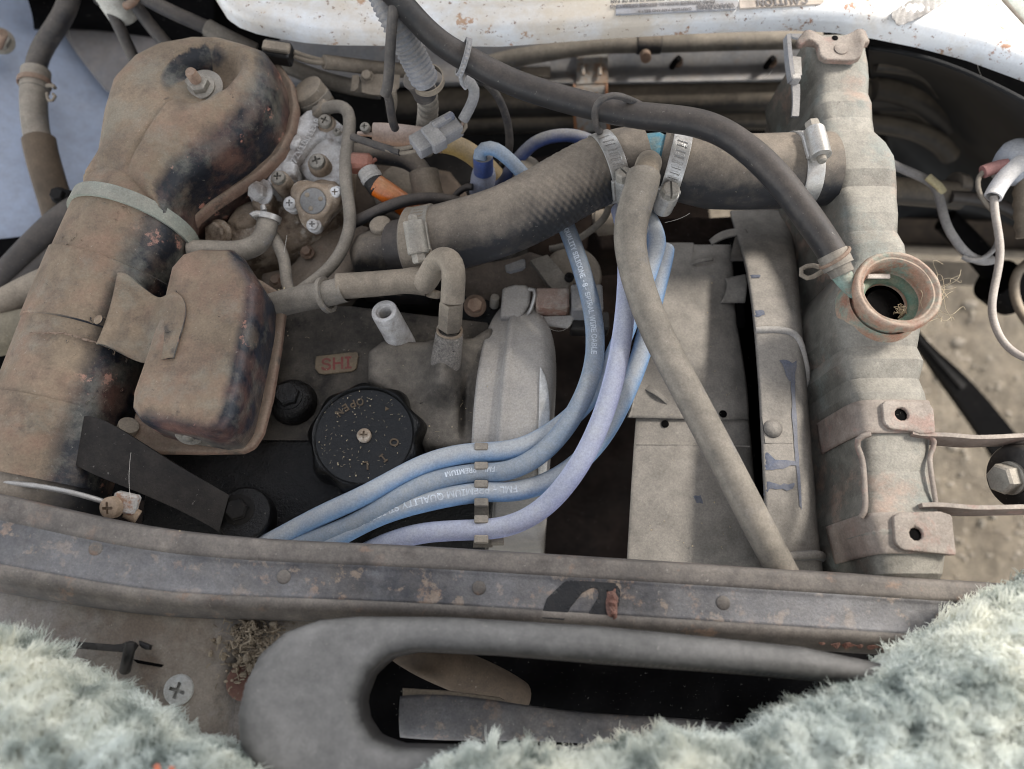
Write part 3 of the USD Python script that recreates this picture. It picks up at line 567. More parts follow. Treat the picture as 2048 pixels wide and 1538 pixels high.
def fleece(name, label, outline, z0, dome, seed, strands, lift):
    pl = plan(outline, z0, .003); rc_ = np.random.default_rng(seed + 50); x0, y0, x1, y1 = pl.bounds
    nc = int((x1 - x0) * (y1 - y0) / .0072 ** 2); cells = cKDTree(np.c_[rc_.uniform(x0, x1, nc), rc_.uniform(y0, y1, nc)]); amp = rc_.uniform(.3, 1.5, nc)
    def top(x, y, d):
        q = np.stack([x, y, 0 * x], -1)
        dd_, _i = cells.query(np.c_[x, y] + .002 * (np.c_[meshkit.noise(q * 300, 1), meshkit.noise(q * 300, 2)] - .5), 2)
        lump = .0070 * np.sqrt(np.clip(1 - (dd_[:, 0] / .0085) ** 2, 0, 1)) * amp[_i[:, 0]]
        return z0 * 1e-3 + dome * (1 - np.exp(-d / .035)) + lift * (y - pl.centroid.y) + .006 * meshkit.fbm(q * 260, 3, seed + 4) + lump + .006 * meshkit.noise(q * 40, seed + 8)
    me = relief(pl, top, .012, .0017, (z0 - 40) * 1e-3, rr=6)
    t = Thing(name, label, 'seat cover', (pl.centroid.x, pl.centroid.y, z0 * 1e-3))
    t.part('fleece', me, fleece_m, True)
    # curled tufts
    rg = np.random.default_rng(seed)
    tri = me.triangles; nn = np.cross(tri[:, 1] - tri[:, 0], tri[:, 2] - tri[:, 0]); ar = np.linalg.norm(nn, axis=1); nn /= np.maximum(ar[:, None], 1e-15)
    ok = (nn[:, 2] > -.2) * ar * (tri[:, :, 1].mean(1) > -.35); c = rg.choice(len(tri), strands, p=ok / ok.sum())
    b = rg.dirichlet((1, 1, 1), strands); o = (tri[c] * b[..., None]).sum(1); nv = nn[c]
    cl = np.round(o / .0075); hsh = (np.sin(cl @ np.array([12.9, 78.2, 37.7]))[:, None] * np.array([437.58, 951.13, 711.7])) % 1 - .5
    lean = nrm_rows(nv + hsh * 1.3 + rg.normal(0, .6, (strands, 3)))
    side = nrm_rows(np.cross(lean, rg.normal(0, 1, (strands, 3)))); Ls = rg.uniform(.0018, .0052, strands)
    K = 5; u = np.linspace(0, 1, K); ph = rg.uniform(0, 6.28, strands)
    ci = cells.query(o[:, :2])[1]; coff = rc_.normal(0, .0022, (nc, 3)); chh = rc_.uniform(.0008, .0042, nc)
    ap = np.c_[cells.data[ci], o[:, 2]] + coff[ci] * .7 + nv * chh[ci][:, None] * .6 + rg.normal(0, .0016, (strands, 3)); loose = (rg.random(strands) < .35)[:, None]
    ap = np.where(loose, o + lean * Ls[:, None], ap); md = o + nv * .0022 + lean * .0012; uu = u[None, :, None]
    pts = (1 - uu) ** 2 * (o - nv * .001)[:, None] + 2 * uu * (1 - uu) * md[:, None] + uu ** 2 * ap[:, None] + side[:, None] * (np.sin(u[None, :] * 6 + ph[:, None]) * .0007)[..., None]
    cv = UsdGeom.BasisCurves.Define(stage, t.path + '/tufts')
    cv.CreateTypeAttr('linear'); cv.CreateCurveVertexCountsAttr(Vt.IntArray.FromNumpy(np.full(strands, K, np.int32)))
    cv.CreatePointsAttr(Vt.Vec3fArray.FromNumpy((pts - t.loc).reshape(-1, 3).astype(np.float32)))
    w = np.tile(np.array([.0004, .0004, .00036, .00026, .0001], np.float32), strands); cv.CreateWidthsAttr(Vt.FloatArray.FromNumpy(w)); cv.SetWidthsInterpolation('vertex')
    UsdShade.MaterialBindingAPI.Apply(cv.GetPrim()).Bind(fleece_m); cv.GetPrim().SetCustomDataByKey('kind', 'stuff')
    return t
def nrm_rows(a): return a / np.maximum(np.linalg.norm(a, axis=1, keepdims=True), 1e-12)
fleece('fleece_seat_cover', 'grey green fleece seat cover at the bottom right, hiding the end of the grey handle', [(2200, 1120), (2048, 1195), (1960, 1250), (1850, 1310), (1760, 1375), (1690, 1412), (1590, 1440), (1510, 1490), (1420, 1495), (1360, 1478), (1300, 1494), (1170, 1525), (1010, 1518), (900, 1522), (830, 1560), (800, 1680), (2300, 1750), (2350, 1300)], 100, .028, 21, 60000, -.15)
lf = fleece('fleece_seat_cover', 'pale cream fleece seat cover at the bottom left beside the black latch', [(-200, 1215), (-30, 1296), (40, 1326), (110, 1366), (200, 1412), (280, 1460), (330, 1500), (400, 1506), (450, 1530), (510, 1570), (560, 1680), (-260, 1750)], 100, .03, 33, 44000, -.15)
og = solo('orange_thread', cat_([T([(312, 1530, 128), (318, 1545, 128), (330, 1560, 126)], 6, 8), T([(345, 1534, 128), (338, 1550, 128), (334, 1562, 126)], 6, 8)]), M('orange_thread_colour', (226, 110, 70), up=0, side=0, grain=.2), 'tiny orange thread on the cream fleece at the bottom edge', 'thread', smooth=True)
# ------------------------------------------------------------------ valve cover
vc = Thing('valve_cover', 'grimy black engine valve cover with raised block, open boss stud and red lettering', 'valve cover', P(760, 850, -10))
vp = plan([(400, 612), (700, 612), (975, 645), (1000, 700), (990, 884), (320, 878)], 0, .0012)
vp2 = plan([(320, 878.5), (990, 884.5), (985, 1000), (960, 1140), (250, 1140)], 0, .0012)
ys = [P(700, y, 0)[1] for y in (690, 700, 880, 890)]
def vz(x, y, d):
    st = .0014 * (1 / (1 + np.exp(-(y - ys[0]) / .0006))) - .0012 * (1 / (1 + np.exp(-(y - ys[2]) / .0008)))
    fall = -.02 * np.clip((P(700, 980, 0)[1] - y) / .05, 0, 1) ** 1.5
    return st + .0006 * (meshkit.fbm(np.stack([x * 90, y * 90, 0 * x], -1), 4, 3) - .5) + fall
vc.part('cover', relief(vp, vz, .0005, .0022, -.05, rr=2), cover_m, True)
vc.part('oily_shaded_front', relief(vp2, vz, .0005, .0022, -.05, rr=2), blackoil_m, True)  # black stands for rail shade on this slope as well as oil
rb = plan([(736, 704), (765, 682), (850, 684), (945, 676), (985, 650), (1000, 700), (985, 860), (965, 898), (900, 905), (850, 900), (770, 790), (735, 765)], 8, .003)
c_n, r_n = P(889, 741, 14), 34 * mpp(888, 745, 14)
def rbz(x, y, d):
    q = .0125 + .0005 * (meshkit.fbm(np.stack([x * 110, y * 110, 0 * x], -1), 4, 5) - .5)
    # the swelling that carries the vent, and the rib along the timing cover with its valley
    dd = np.hypot((x - c_n[0]), np.maximum(np.abs(y - c_n[1]) - .010, 0))
    q = q + .015 * np.exp(-(dd / (r_n * .95)) ** 2)
    xr = P(958, 790, 14)[0]; xv = P(934, 790, 14)[0]
    yy = np.clip((P(900, 735, 14)[1] - y) / .02, 0, 1) * np.clip((y - P(900, 885, 14)[1]) / .012, 0, 1)
    return q + yy * (.006 * np.exp(-((x - xr) / .0055) ** 2) - .0085 * np.exp(-((x - xv) / .0036) ** 2))
vc.part('raised_block', relief(rb, rbz, .006, .0018, -.004), coverl_m, True)
# boss stud with an open threaded end
b0, b1 = P(806, 690, -1), P(768, 622, 36)
ax = nrm(b1 - b0); L = np.linalg.norm(b1 - b0); R = 27 * mpp(768, 622, 36)
prof = [(R * 1.05, 0), (R * 1.02, L * .5), (R, L * .97), (R * .95, L), (R * .66, L), (R * .60, L - .001)]
for k in range(9): prof += [(R * .6, L - .0016 - k * .0011), (R * .50, L - .0022 - k * .0011)]
prof += [(R * .38, L - .014), (.0001, L - .0142)]
vc.part('boss_stud', lathe(prof, b0, ax, 32), alu_m, 40)
# cast triangle
tri_ = [(844, 790), (840, 806), (862, 798)]
tl = [T([(a[0], a[1], 13.2), (b[0], b[1], 13.2)], 2.2, 6) for a, b in zip(tri_, tri_[1:] + tri_[:1])]
vc.part('cast_triangle', cat_(tl), coverl_m, True)
# tan strip with red letters
dc_ = vc.part('decal', plate(Z((632, 712, .45), (700, 704, .45), (718, 704, .45), (712, 741, .45), (640, 749, .45), (628, 735, .45)), .0012), tan_m, 30)
o_ = P(676, 725, .62); vc.part('lettering', flat_text('SHI', 25 * mpp(676, 725, 1), P(673, 727, .3), P(720, 721, 2) - P(640, 727, 2), (0, 1, 0), .0003), red_m, False, under=dc_)
vc.part('lettering', flat_text('I', 22 * mpp(552, 735, 1), P(551, 738, .5), (1, .08, 0), (0, 1, 0), .0003), red_m, False)
# vent: cast neck, hexagon fitting
v0, v1 = P(884, 782, 2), P(899, 668, 34)
vc.part('vent_neck', tube(spl([v0, (v0 + v1) / 2, v1], .002), np.linspace(34, 27, len(spl([v0, (v0 + v1) / 2, v1], .002))) * mpp(890, 700, 20), 24), M('speckled_vent_metal', (132, 124, 114), (120, 108, 94), up=.5, side=.25, speck=1.6, grain=.7, bump=.6), True)
h0, h1 = P(900, 655, 36), P(903, 600, 54)
vc.part('vent_fitting', cat_([lathe([(1, 0), (1.0, .9), (.9, 1.0), (.0001, 1.0)], (0, 0, 0), seg=6, rot=.5).apply_transform(np.eye(4))]) if False else trimesh.Trimesh((lambda v: h0 + (v * [25 * mpp(900, 630, 45), 25 * mpp(900, 630, 45), np.linalg.norm(h1 - h0)]) @ frame(h1 - h0))(lathe([(.9, 0), (1.0, .06), (1.0, .92), (.9, 1.0), (.3, 1.0)], (0, 0, 0), seg=6, rot=.55).vertices), lathe([(.9, 0), (1.0, .06), (1.0, .92), (.9, 1.0), (.3, 1.0)], (0, 0, 0), seg=6).faces, process=False), hosetan_m, 30)
vc.part('vent_collar', ring_on(P(899, 662, 35), h1 - h0, 22 * mpp(900, 660, 35), .0022, .0012), alud_m, 40)
# rubber seated bolt
rbz0 = P(588, 806, 0)
rbl = Thing('cover_bolt', 'oily cover bolt on a round rubber washer above the filler cap', 'bolt', rbz0)
rr_ = 45 * mpp(588, 800, 5)
rbl.part('rubber_washer', lathe([(rr_ * 1.05, 0), (rr_, .003), (rr_ * .96, .006), (rr_ * .85, .0095), (rr_ * .6, .012), (rr_ * .3, .0125)], rbz0, (0, 0, 1), 32), blackoil_m, True)
rbl.part('bolt_head', hexhead(rbz0 + [0, 0, .012], (0, 0, 1), rr_ * .55, .006, rr_ * .62), blackoil_m, 30)
# ------------------------------------------------------------------ oil filler cap
oc = P(745, 895, -1); R = 121 * mpp(735, 875, 22)
of = Thing('oil_filler_cap', 'oily black scalloped oil filler cap with OIL and OPEN lettering', 'filler cap', oc)
axo = nrm([-.03, .02, 1]); Bo = frame(axo, (0, 1, 0))
lob = [.7, 1, 1, 1, .9, .5, .1, 0, 0, 0, 0, 0, 0, 0]
prof = [(.90, -.004), (1.0, .000), (1.03, .006), (1.02, .014), (.985, .020), (.93, .0242), (.85, .0258), (.82, .0252), (.80, .0238), (.6, .0232), (.3, .0230), (.13, .0229), (.12, .0219), (.02, .0219)]
me = lathe([(r * R, z) for r, z in prof], oc, axo, 144, lobe=lambda a, i: 1 - lob[i] * .062 * (1 + np.cos(a * 9 + .8)))
ob_ = of.part('body', me, cap_m, 40)
of.part('centre_screw', crossed(oc + axo * .0222, axo, R * .12, .003), alud_m, 30, under=ob_)
def on_cap(text, h, ang0, rad, step, zz=.0232, up_out=True):
    out = []
    for i, ch in enumerate(text):
        a = math.radians(ang0 + i * step)
        u = math.cos(a) * nrm(Bo[0]) + math.sin(a) * nrm(Bo[1])
        o = oc + axo * zz + u * rad * R
        if ch == ' ': continue
        yd = u if up_out else -u
        out.append(flat_text(ch, h, o, np.cross(yd, axo), yd, .0006, bold=True))
    return cat_(out)
# x row of the cap's frame points to the picture's left or right: take the true directions
def ang_of(px, py):
    q = P(px, py, 22) - (oc + axo * .023); return math.degrees(math.atan2(q @ Bo[1], q @ Bo[0]))
aO = ang_of(720, 803); aN = ang_of(680, 826)
st_ = ((aN - aO + 180) % 360 - 180) / 3
of.part('lettering', on_cap('OPEN', 15 * mpp(735, 870, 25), aO, .60, st_, up_out=False), goldprint_m, False, under=ob_)
aO = ang_of(782, 884); aL = ang_of(731, 922); st_ = ((aL - aO + 180) % 360 - 180) / 2
of.part('lettering', on_cap('OIL', 17 * mpp(735, 870, 25), aO, .52, st_, up_out=True), goldprint_m, False, under=ob_)
of.part('arrow', cat_([lathe([(R * .05, 0), (R * .03, .0006)], oc + axo * .0232 + (P(781, 817, 25) - P(735, 872, 25)) * .98, axo, 3)]), goldprint_m, False, under=ob_)
# ------------------------------------------------------------------ timing belt cover
tc = Thing('timing_belt_cover', 'dusty grey arched timing belt cover between the valve cover and the blue leads', 'belt cover', P(1030, 860, -20))
st_rows = [(a, b + 7, c, d) for a, b, c, d in [(608, -10, 1006, 1070), (624, -2, 994, 1090), (655, 6, 980, 1106), (700, 13, 968, 1113), (780, 18, 957, 1110), (870, 15, 950, 1102), (960, 2, 948, 1096), (1030, -30, 947, 1092), (1085, -75, 946, 1088), (1120, -125, 946, 1086)]]
rows = []
for py, z, l, r in st_rows:
    w = r - l
    xs = [(-.06, -16), (-.02, -3.0), (0, -4.4), (.04, -3.6), (.23, -3.4), (.27, -2.6), (.30, 1.2), (.335, 2.6), (.38, 2.2), (.42, .9), (.6, .9), (.78, 1.2), (.88, -.8), (.95, -4), (.99, -9), (1.02, -20), (1.05, -60)]
    rows.append([(l + w * a, py, z + dz) for a, dz in xs])
g = np.array([[P(x, y, z) for x, y, z in r] for r in rows])
# keep each cross section upright: x from the outline, height added straight
for i, (py, z, l, r) in enumerate(st_rows):
    w = r - l
    for j, (a, dz) in enumerate([(a, dz) for a, dz in xs]):
        q = P(l + w * min(max(a, 0), 1.0), py, z); g[i, j] = q + [(a - min(max(a, 0), 1.0)) * w * mpp(l, py, z), 0, dz * 1e-3]
tc.part('cover', sheet(refine(refine(g, len(g), 50, True), 60, 50), .0012), timing_m, True)
tc.part('hook', T([(955, 892, 17), (985, 890, 18), (1000, 884, 20)], 6, 10), timing_m, True)
tb = plan([(1003, 606), (1005, 580), (1030, 573), (1052, 574), (1062, 585), (1060, 612), (1040, 640), (1000, 640)], 6, .001)
tc.part('top_boss', relief(tb, lambda x, y, d: .010 + 0 * x, .0022, .002, -.03), timing_m, True)
tc.part('spring_clip', T([(1058, 578, 14), (1070, 584, 15), (1066, 606, 13), (1060, 622, 9), (1052, 632, 7), (1085, 634, 5)], 4, 8), steel_m, True)
tc.part('white_label', sheet(refine(px_grid([[(1080, 734, 27), (1083, 738, 27)], [(1079, 800, 27), (1096, 776, 25)], [(1077, 944, 14), (1093, 945, 12)], [(1076, 985, -2), (1090, 985, -4)]]), 14, 5), .0006), M('white_label_colour', (216, 216, 212), up=.3, side=.1, bump=.1), True)
rs = Thing('rusty_sensor_bracket', 'rust flecked metal block plugged into a dark connector on the belt cover', 'bracket', P(1110, 605, 5))
rs.part('block', boxm(P(1104, 604, 8), (.0100, .0066, .007), frame((0, 0, 1)), .0012), M('rust_fleck_metal', (150, 132, 116), up=.45, side=.15, blot=.5, bscale=60, spots=[((128, 78, 62), 60, .50, .05)]), 30)
rs.part('connector', boxm(P(1172, 606, 6), (.0095, .0088, .009), frame((0, 0, 1)), .0012), conn_m, 30)
rs.part('plug', boxm(P(1178, 648, -6), (.012, .006, .006), frame((0, 0, 1)), .001), blackp_m, 30)
rs.part('flange', plate(Z((1060, 632, 4), (1150, 630, 4), (1140, 655, 2), (1080, 648, 2)), .002), timing_m, 30)
# ------------------------------------------------------------------ comb that holds the leads
cb = Thing('lead_separator', 'beige plastic comb clip that parts the four blue leads', 'cable clip', P(962, 1000, 20))
CZ = 24
cb.part('spine', sheet(refine(px_grid([[(948, 905, CZ - 9), (976, 905, CZ - 9)], [(949, 1000, CZ - 9), (976, 1000, CZ - 9)], [(946, 1095, CZ - 16), (985, 1095, CZ - 16)]]), 10, 4), .004), comb_m, 40)
for y in (896, 934, 970, 1006, 1040, 1079):
    cb.part('finger', boxm(P(963, y, CZ + 1), (.0037, .0021, .0055), frame((0, -.1, 1)), .0006), comb_m, 30)
cb.part('foot', boxm(P(995, 1078, CZ - 8), (.0036, .003, .004), frame((0, 0, 1)), .0006), comb_m, 30)
# ------------------------------------------------------------------ ignition leads
def lead(label, pts, r, mat, texts=(), parts=()):
    w = spl([P(*q) for q in pts], .002); rr = r * np.median([mpp(*q) for q in pts])
    t = Thing('ignition_lead', label, 'cable', w[0], 'blue ignition leads')
    sl_ = t.part('sleeve', tube(w, rr, 18), mat, True)
    for txt, h, px, py, side, dr in texts:
        z0 = np.interp(px, sorted(q[0] for q in pts), [q[2] for q in sorted(pts)])
        d_ = np.array([np.linalg.norm(np.cross(nrm(q - CAM), nrm(ray(px, py)))) for q in w]); k = int(np.argmin(d_))
        s = np.r_[0, np.cumsum(np.linalg.norm(np.diff(w, axis=0), axis=1))][k]
        t.part('print', text_on(w, rr, txt, h * mpp(px, py, z0), s, side, dr), printw_m, False, under=sl_)
    return t
lead('dusty blue lead that lies uppermost in the comb and hides the filler cap edge', [(420, 1130, -14), (545, 1082, 2), (640, 1032, 12), (740, 985, 24), (840, 933, 27), (905, 912, 26), (960, 905, CZ), (1030, 898, CZ + 2), (1100, 866, CZ + 2), (1168, 808, 28), (1224, 722, 36), (1262, 630, 42), (1290, 560, 44), (1312, 500, 44), (1305, 455, 40), (1285, 425, 30), (1270, 410, 15)], 20, lead_m)
lead('slate blue lead printed SPIRAL WIRE CABLE passing under the thick radiator hose', [(470, 1140, -12), (600, 1088, 4), (700, 1050, 14), (790, 1000, 25), (870, 962, 27), (960, 946, CZ), (1015, 941, CZ + 4), (1078, 910, 34), (1134, 850, 40), (1174, 775, 42), (1190, 700, 40), (1185, 625, 38), (1165, 545, 34), (1133, 455, 26), (1105, 400, 18)], 19.5, leadb_m,
     [('QUALITY SILICONE -8- SPIRAL WIRE CABLE', 10, 1136, 470, .1, -1), ('FML - PREMIUM', 10, 1000, 942, .35, -1)])
lead('pale blue lead printed PREMIUM QUALITY SILICONE third down in the comb', [(560, 1150, -8), (650, 1090, 6), (755, 1034, 18), (850, 1004, 25), (960, 985, CZ), (1020, 983, CZ), (1085, 968, 26), (1150, 930, 28), (1206, 870, 30), (1252, 785, 32), (1284, 700, 34), (1305, 610, 38), (1322, 540, 42), (1330, 500, 40)], 20, lead_m,
     [('FML - PREMIUM QUALITY SILICONE', 13, 1036, 980, .2, -1), ('8', 12, 770, 1031, .2, -1)])
lead('violet blue lead lowest in the comb, sweeping up in front of the others', [(690, 1125, -6), (760, 1092, 8), (850, 1066, 20), (960, 1059, CZ), (1020, 1050, CZ + 4), (1082, 1018, 34), (1148, 945, 46), (1196, 855, 52), (1226, 765, 54), (1246, 660, 54), (1254, 560, 52), (1252, 480, 46), (1240, 420, 36)], 20.5, leadp_m)
# ------------------------------------------------------------------ air intake duct with horn, pipe, sleeve and resonator box
ad = Thing('air_intake_duct', 'rusty dust covered air intake duct with teardrop horn, pipe and side box', 'air duct', P(250, 600, 0))
FZ = 30; HT = 76
horn = plan([(176, 384, 40), (183, 300, 58), (197, 225, 60), (222, 165, 60), (268, 116, 60), (325, 88, 60), (395, 75, 60), (450, 76, 60), (500, 94, 58), (545, 130, 48), (568, 168, 42), (576, 215, 38), (568, 262, 36), (540, 306, 35), (500, 342, 35), (455, 376, 35), (410, 408, 35), (380, 440, 35), (366, 482, 35), (300, 450, 40), (230, 410, 40)], 45, .002)
nut0 = P(405, 172, 66); cR = P(470, 152, 72); axd = nrm((P(470, 118, 70) - P(330, 215, 70))[:2]); nx_ = np.array([-axd[1], axd[0]])
cr_pts = [P(*q, 70)[:2] for q in ((432, 73), (418, 104), (412, 118))]; cr2_pts = [P(*q, 70)[:2] for q in ((346, 207), (300, 265), (252, 332))]
cl1, cl2 = LineString(cr_pts), LineString(cr2_pts)
up_to = P(280, 440, 45)[:2]
def horn_z(x, y, d):
    q = np.stack([x, y], -1) - nut0[:2]
    a = q @ axd; b = q @ nx_
    base = HT * 1e-3 - .010 * np.clip((-a - .035) / .06, 0, 1.2)         # falls towards the pipe
    ex = (a - .001) / .026; ey = (b + .000) / .0165
    rr = np.sqrt(ex ** 2 + ey ** 2)
    m_ = np.clip((1.22 - rr) / .55, 0, 1); m_ = m_ * m_ * (3 - 2 * m_)
    depth = .0155 * np.clip((a + .024) / .030, 0, 1) ** .8
    pts = shapely.points(x, y)
    cre = np.exp(-(shapely.distance(cl1, pts) / .0010) ** 2) + np.exp(-(shapely.distance(cl2, pts) / .0010) ** 2)
    return base - m_ * depth + .0012 * np.sign(0) - .0018 * cre + .0005 * (meshkit.fbm(np.stack([x * 60, y * 60, 0 * x], -1), 3, 4) - .5)
ad.part('horn', relief(horn, horn_z, .026, .0015, FZ * 1e-3, rr=12), duct_m, True)
fln = plan([(360, 494), (376, 464), (398, 438), (430, 412), (476, 382), (526, 350), (566, 310), (589, 264), (597, 215), (589, 170), (560, 128), (520, 115), (400, 150), (300, 300), (250, 420)], FZ + 2, .001)
ad.part('horn_seam', relief(fln, lambda x, y, d: (FZ + 4.0) * 1e-3 + .0008 * np.sin(d / .0012), .0026, .0015, (FZ - 3) * 1e-3), flange_m, True)
low = plan([(372, 500), (384, 460), (420, 425), (470, 392), (530, 352), (572, 300), (584, 250), (560, 190), (400, 200), (280, 420)], FZ - 6, .002)
ad.part('horn_base', relief(low, lambda x, y, d: (FZ - 2) * 1e-3 + 0 * x, .002, .004, (FZ - 26) * 1e-3), duct_m, True)
lip = plan([(372, 478), (384, 452), (420, 420), (462, 396), (500, 372), (530, 350), (520, 345), (470, 376), (425, 403), (390, 430), (366, 462), (356, 490)], FZ + 4, .0005)
# pipe
axp = [P(312, 340, 12), P(272, 448, 34), P(222, 565, 30), (P(172, 695, 27)), P(122, 835, 24), P(78, 962, 21)]
axs = spl(axp, .0025)
def radial_px(px, py, z, r): return mpp(px, py, z) * r
R0 = radial_px(222, 565, 30, 119)
d2 = axp[2] - axp[1]
i1 = int(np.argmin(np.linalg.norm(axs - axp[1], axis=1))); i4 = int(np.argmin(np.linalg.norm(axs - P(128, 818, 24), axis=1)))
ad.part('neck', tube(axs[:i1 + 1], np.linspace(R0 * .8, R0 * 1.0, i1 + 1), 48, cap=False), duct_m, True)
ad.part('pipe', tube(axs[i1:i4 + 2], R0, 56, cap=False), duct_m, True)
ad.part('collar', tube(axs[i4:], np.linspace(R0 * 1.02, R0 * 1.05, len(axs) - i4), 56, cap=False), duct_m, True)
ad.part('collar_lining', tube(axs[-6:], R0 * .99, 48, cap=False), void_m, True)
dd = nrm(axs[i1 + 3] - axs[i1 - 3]); dd = nrm(dd + [-.02, .10, 0])
ad.part('seal', ring_on(axs[i1] , dd, R0 * .99, .0085, .0022, 64), felt_m, 30)
# sleeve that wraps the pipe and its tongue on the box
iA = int(np.argmin(np.linalg.norm(axs - P(230, 545, 30), axis=1))); iB = int(np.argmin(np.linalg.norm(axs - P(176, 684, 27), axis=1)))
ad.part('sleeve', tube(axs[iA:iB], R0 * 1.03, 56, cap=True), duct_m, True)
tongue = refine(px_grid([[(234, 546, 60.6), (272, 560, 56.5), (305, 588, 53), (326, 593, 56.5), (354, 584, 61)], [(222, 605, 61.6), (262, 612, 57.6), (297, 620, 54), (324, 622, 58), (372, 617, 62)], [(206, 655, 61.2), (250, 664, 56.4), (287, 672, 53), (318, 672, 57.5), (362, 668, 62)], [(192, 688, 60.4), (236, 704, 55), (276, 723, 51), (308, 723, 56.5), (349, 716, 61.2)]]), 30, 40)
tg_ = ad.part('tongue', sheet(tongue, .0012), duct_m, True)
for x, y in ((339, 656), (198, 640), (126, 600)):
    z = {339: 61.2, 198: 62.3, 126: 57}[x]
    ad.part('rivet', lathe([(.0028, 0), (.0026, .0007), (.0012, .0012), (.0001, .0012)], P(x, y, z), (-.3 if x < 200 else 0, 0, 1), 16), duct_m, True, under=tg_)
# resonator box
BZ = 60
bx = plan([(352, 548), (376, 520), (412, 509), (475, 510), (492, 522), (532, 584), (528, 645), (510, 730), (494, 802), (484, 846), (464, 876), (430, 880), (330, 862), (292, 850), (276, 826), (278, 795), (300, 730), (335, 620)], BZ - 14, .002)
ad.part('box', relief(bx, lambda x, y, d: BZ * 1e-3 + .0008 * (meshkit.fbm(np.stack([x * 30, y * 30, 0 * x], -1), 3, 4) - .5), .0112, .002, 22e-3, rr=9), box_m, True)
bf = plan([(520, 560), (552, 580), (568, 592), (573, 615), (562, 700), (545, 800), (527, 868), (510, 895), (488, 906), (400, 908), (288, 906), (270, 892), (262, 868), (280, 800), (350, 640), (420, 560)], 24, .0015)
ad.part('box_rim', relief(bf, lambda x, y, d: .026 - .0016 * np.exp(-((d - .006) / .0016) ** 2), .0016, .002, .0215), flange_m, True)
bo = P(381, 856, 40)
ad.part('box_bolt', cat_([lathe([(.0072, -.001), (.0074, .0008), (.0066, .0018), (.002, .0022)], bo + [0, -.0035, 0], (.05, -1, .45), 28), lathe([(.003, 0), (.0028, .0012), (.001, .0015)], bo + [.0, -.0052, .001], (.05, -1, .45), 14)]), bolt_m, True)
ad.part('bushing', T([(250, 868, 24), (258, 850, 30)], 20, 16), hosetan_m, True)
# stud, washer and nut in the horn's dish
no = P(405, 178, 64.5); axn = nrm([-.05, -.10, 1])
zt = HT * 1e-3
ad.part('washer', lathe([(.0125, 0), (.0126, .0008), (.0120, .0011), (.004, .0013)], no, axn, 36), bolt_m, 30)
ad.part('nut', hexhead(no + axn * .0012, axn, .0063, .0062, .0082, rot=.2), bolt_m, 25)
stp = [(.0033, 0)]
for k in range(8): stp += [(.0034, .0005 + k * .0012), (.0029, .0011 + k * .0012)]
ad.part('stud', lathe(stp + [(.0028, .0104), (.0001, .0106)], no + axn * .0060, axn, 20), rustbolt_m, 40)
# curled flakes of paint
fk = []
def flake(px, py, z, w, ang, nrm_):
    B = frame(nrm_); t = np.linspace(0, 1, 6)
    c, s = math.cos(ang), math.sin(ang)
    g = np.array([[[(u - .5) * w, (k - .5) * w * .35 * (1 - .5 * abs(u - .5)) + rng.normal(0, w * .05), w * .16 * k + .00012] for k in (0, .5, 1)] for u in t])
    x = g[..., 0] * c - g[..., 1] * s; y = g[..., 0] * s + g[..., 1] * c
    return sheet(P(px, py, z) + x[..., None] * B[0] + y[..., None] * B[1] + g[..., 2:] * B[2], .00025)
def pipe_hit(px, py):
    """where the picture's ray meets the pipe"""
    d = nrm(ray(px, py)); t = np.linspace(.3, .7, 900); q = CAM + d * t[:, None]
    D = cKDTree(axs).query(q)[0]; k = np.argmax(D < R0 * 1.02)
    q = q[k]; c = axs[cKDTree(axs).query(q)[1]]
    return q, nrm(q - c)
for k in range(60):
    c = [(170, 690), (230, 710), (290, 700), (150, 480), (255, 430), (205, 640), (300, 560), (190, 790)][k % 8]
    px, py = c[0] + rng.normal(0, 26), c[1] + rng.normal(0, 14)
    q, nn = pipe_hit(px, py)
    if nn[2] < .1: continue
    w = rng.uniform(.0010, .0026); B = frame(nn); a = rng.uniform(0, 6.28); t = np.linspace(0, 1, 5)
    g = np.array([[[(u - .5) * w, (kk - .5) * w * .4 + rng.normal(0, w * .06), w * .12 * kk ** 2 + .0001] for kk in (0, .5, 1)] for u in t])
    x = g[..., 0] * math.cos(a) - g[..., 1] * math.sin(a); y = g[..., 0] * math.sin(a) + g[..., 1] * math.cos(a)
    off = R0 * .025 if 545 < py + .45 * (px - 200) < 690 else 0
    fk.append(sheet(q + nn * off + x[..., None] * B[0] + y[..., None] * B[1] + g[..., 2:] * B[2], .0002))
ad.part('paint_flakes', cat_(fk), duct_m, False, kind='stuff')
# torn edge of the sleeve: a ragged lip along its lower rim
lp = []
for (x0, y0), (x1, y1) in (((62, 668), (130, 668)), ((130, 668), (205, 690)), ((205, 690), (280, 722))):
    for k in range(9):
        u = (k + rng.uniform(0, .8)) / 9; px, py = x0 + (x1 - x0) * u, y0 + (y1 - y0) * u
        q, nn = pipe_hit(px, py); tdir = nrm(P(x1, y1, 55) - P(x0, y0, 55)); w = rng.uniform(.0012, .004)
        dn = nrm(np.cross(tdir, nn)); dn = dn if dn[1] < 0 else -dn
        g = np.array([[q + nn * (R0 * .03 + .0004 * v + rng.normal(0, .00015)) + tdir * (u2 - .5) * w + dn * (v * rng.uniform(.0003, .0014) - .0006) for u2 in (0, .35, .7, 1)] for v in (0, .5, 1)])
        lp.append(sheet(g, .0002))
ad.part('torn_edge', cat_(lp), flange_m, False, kind='stuff')

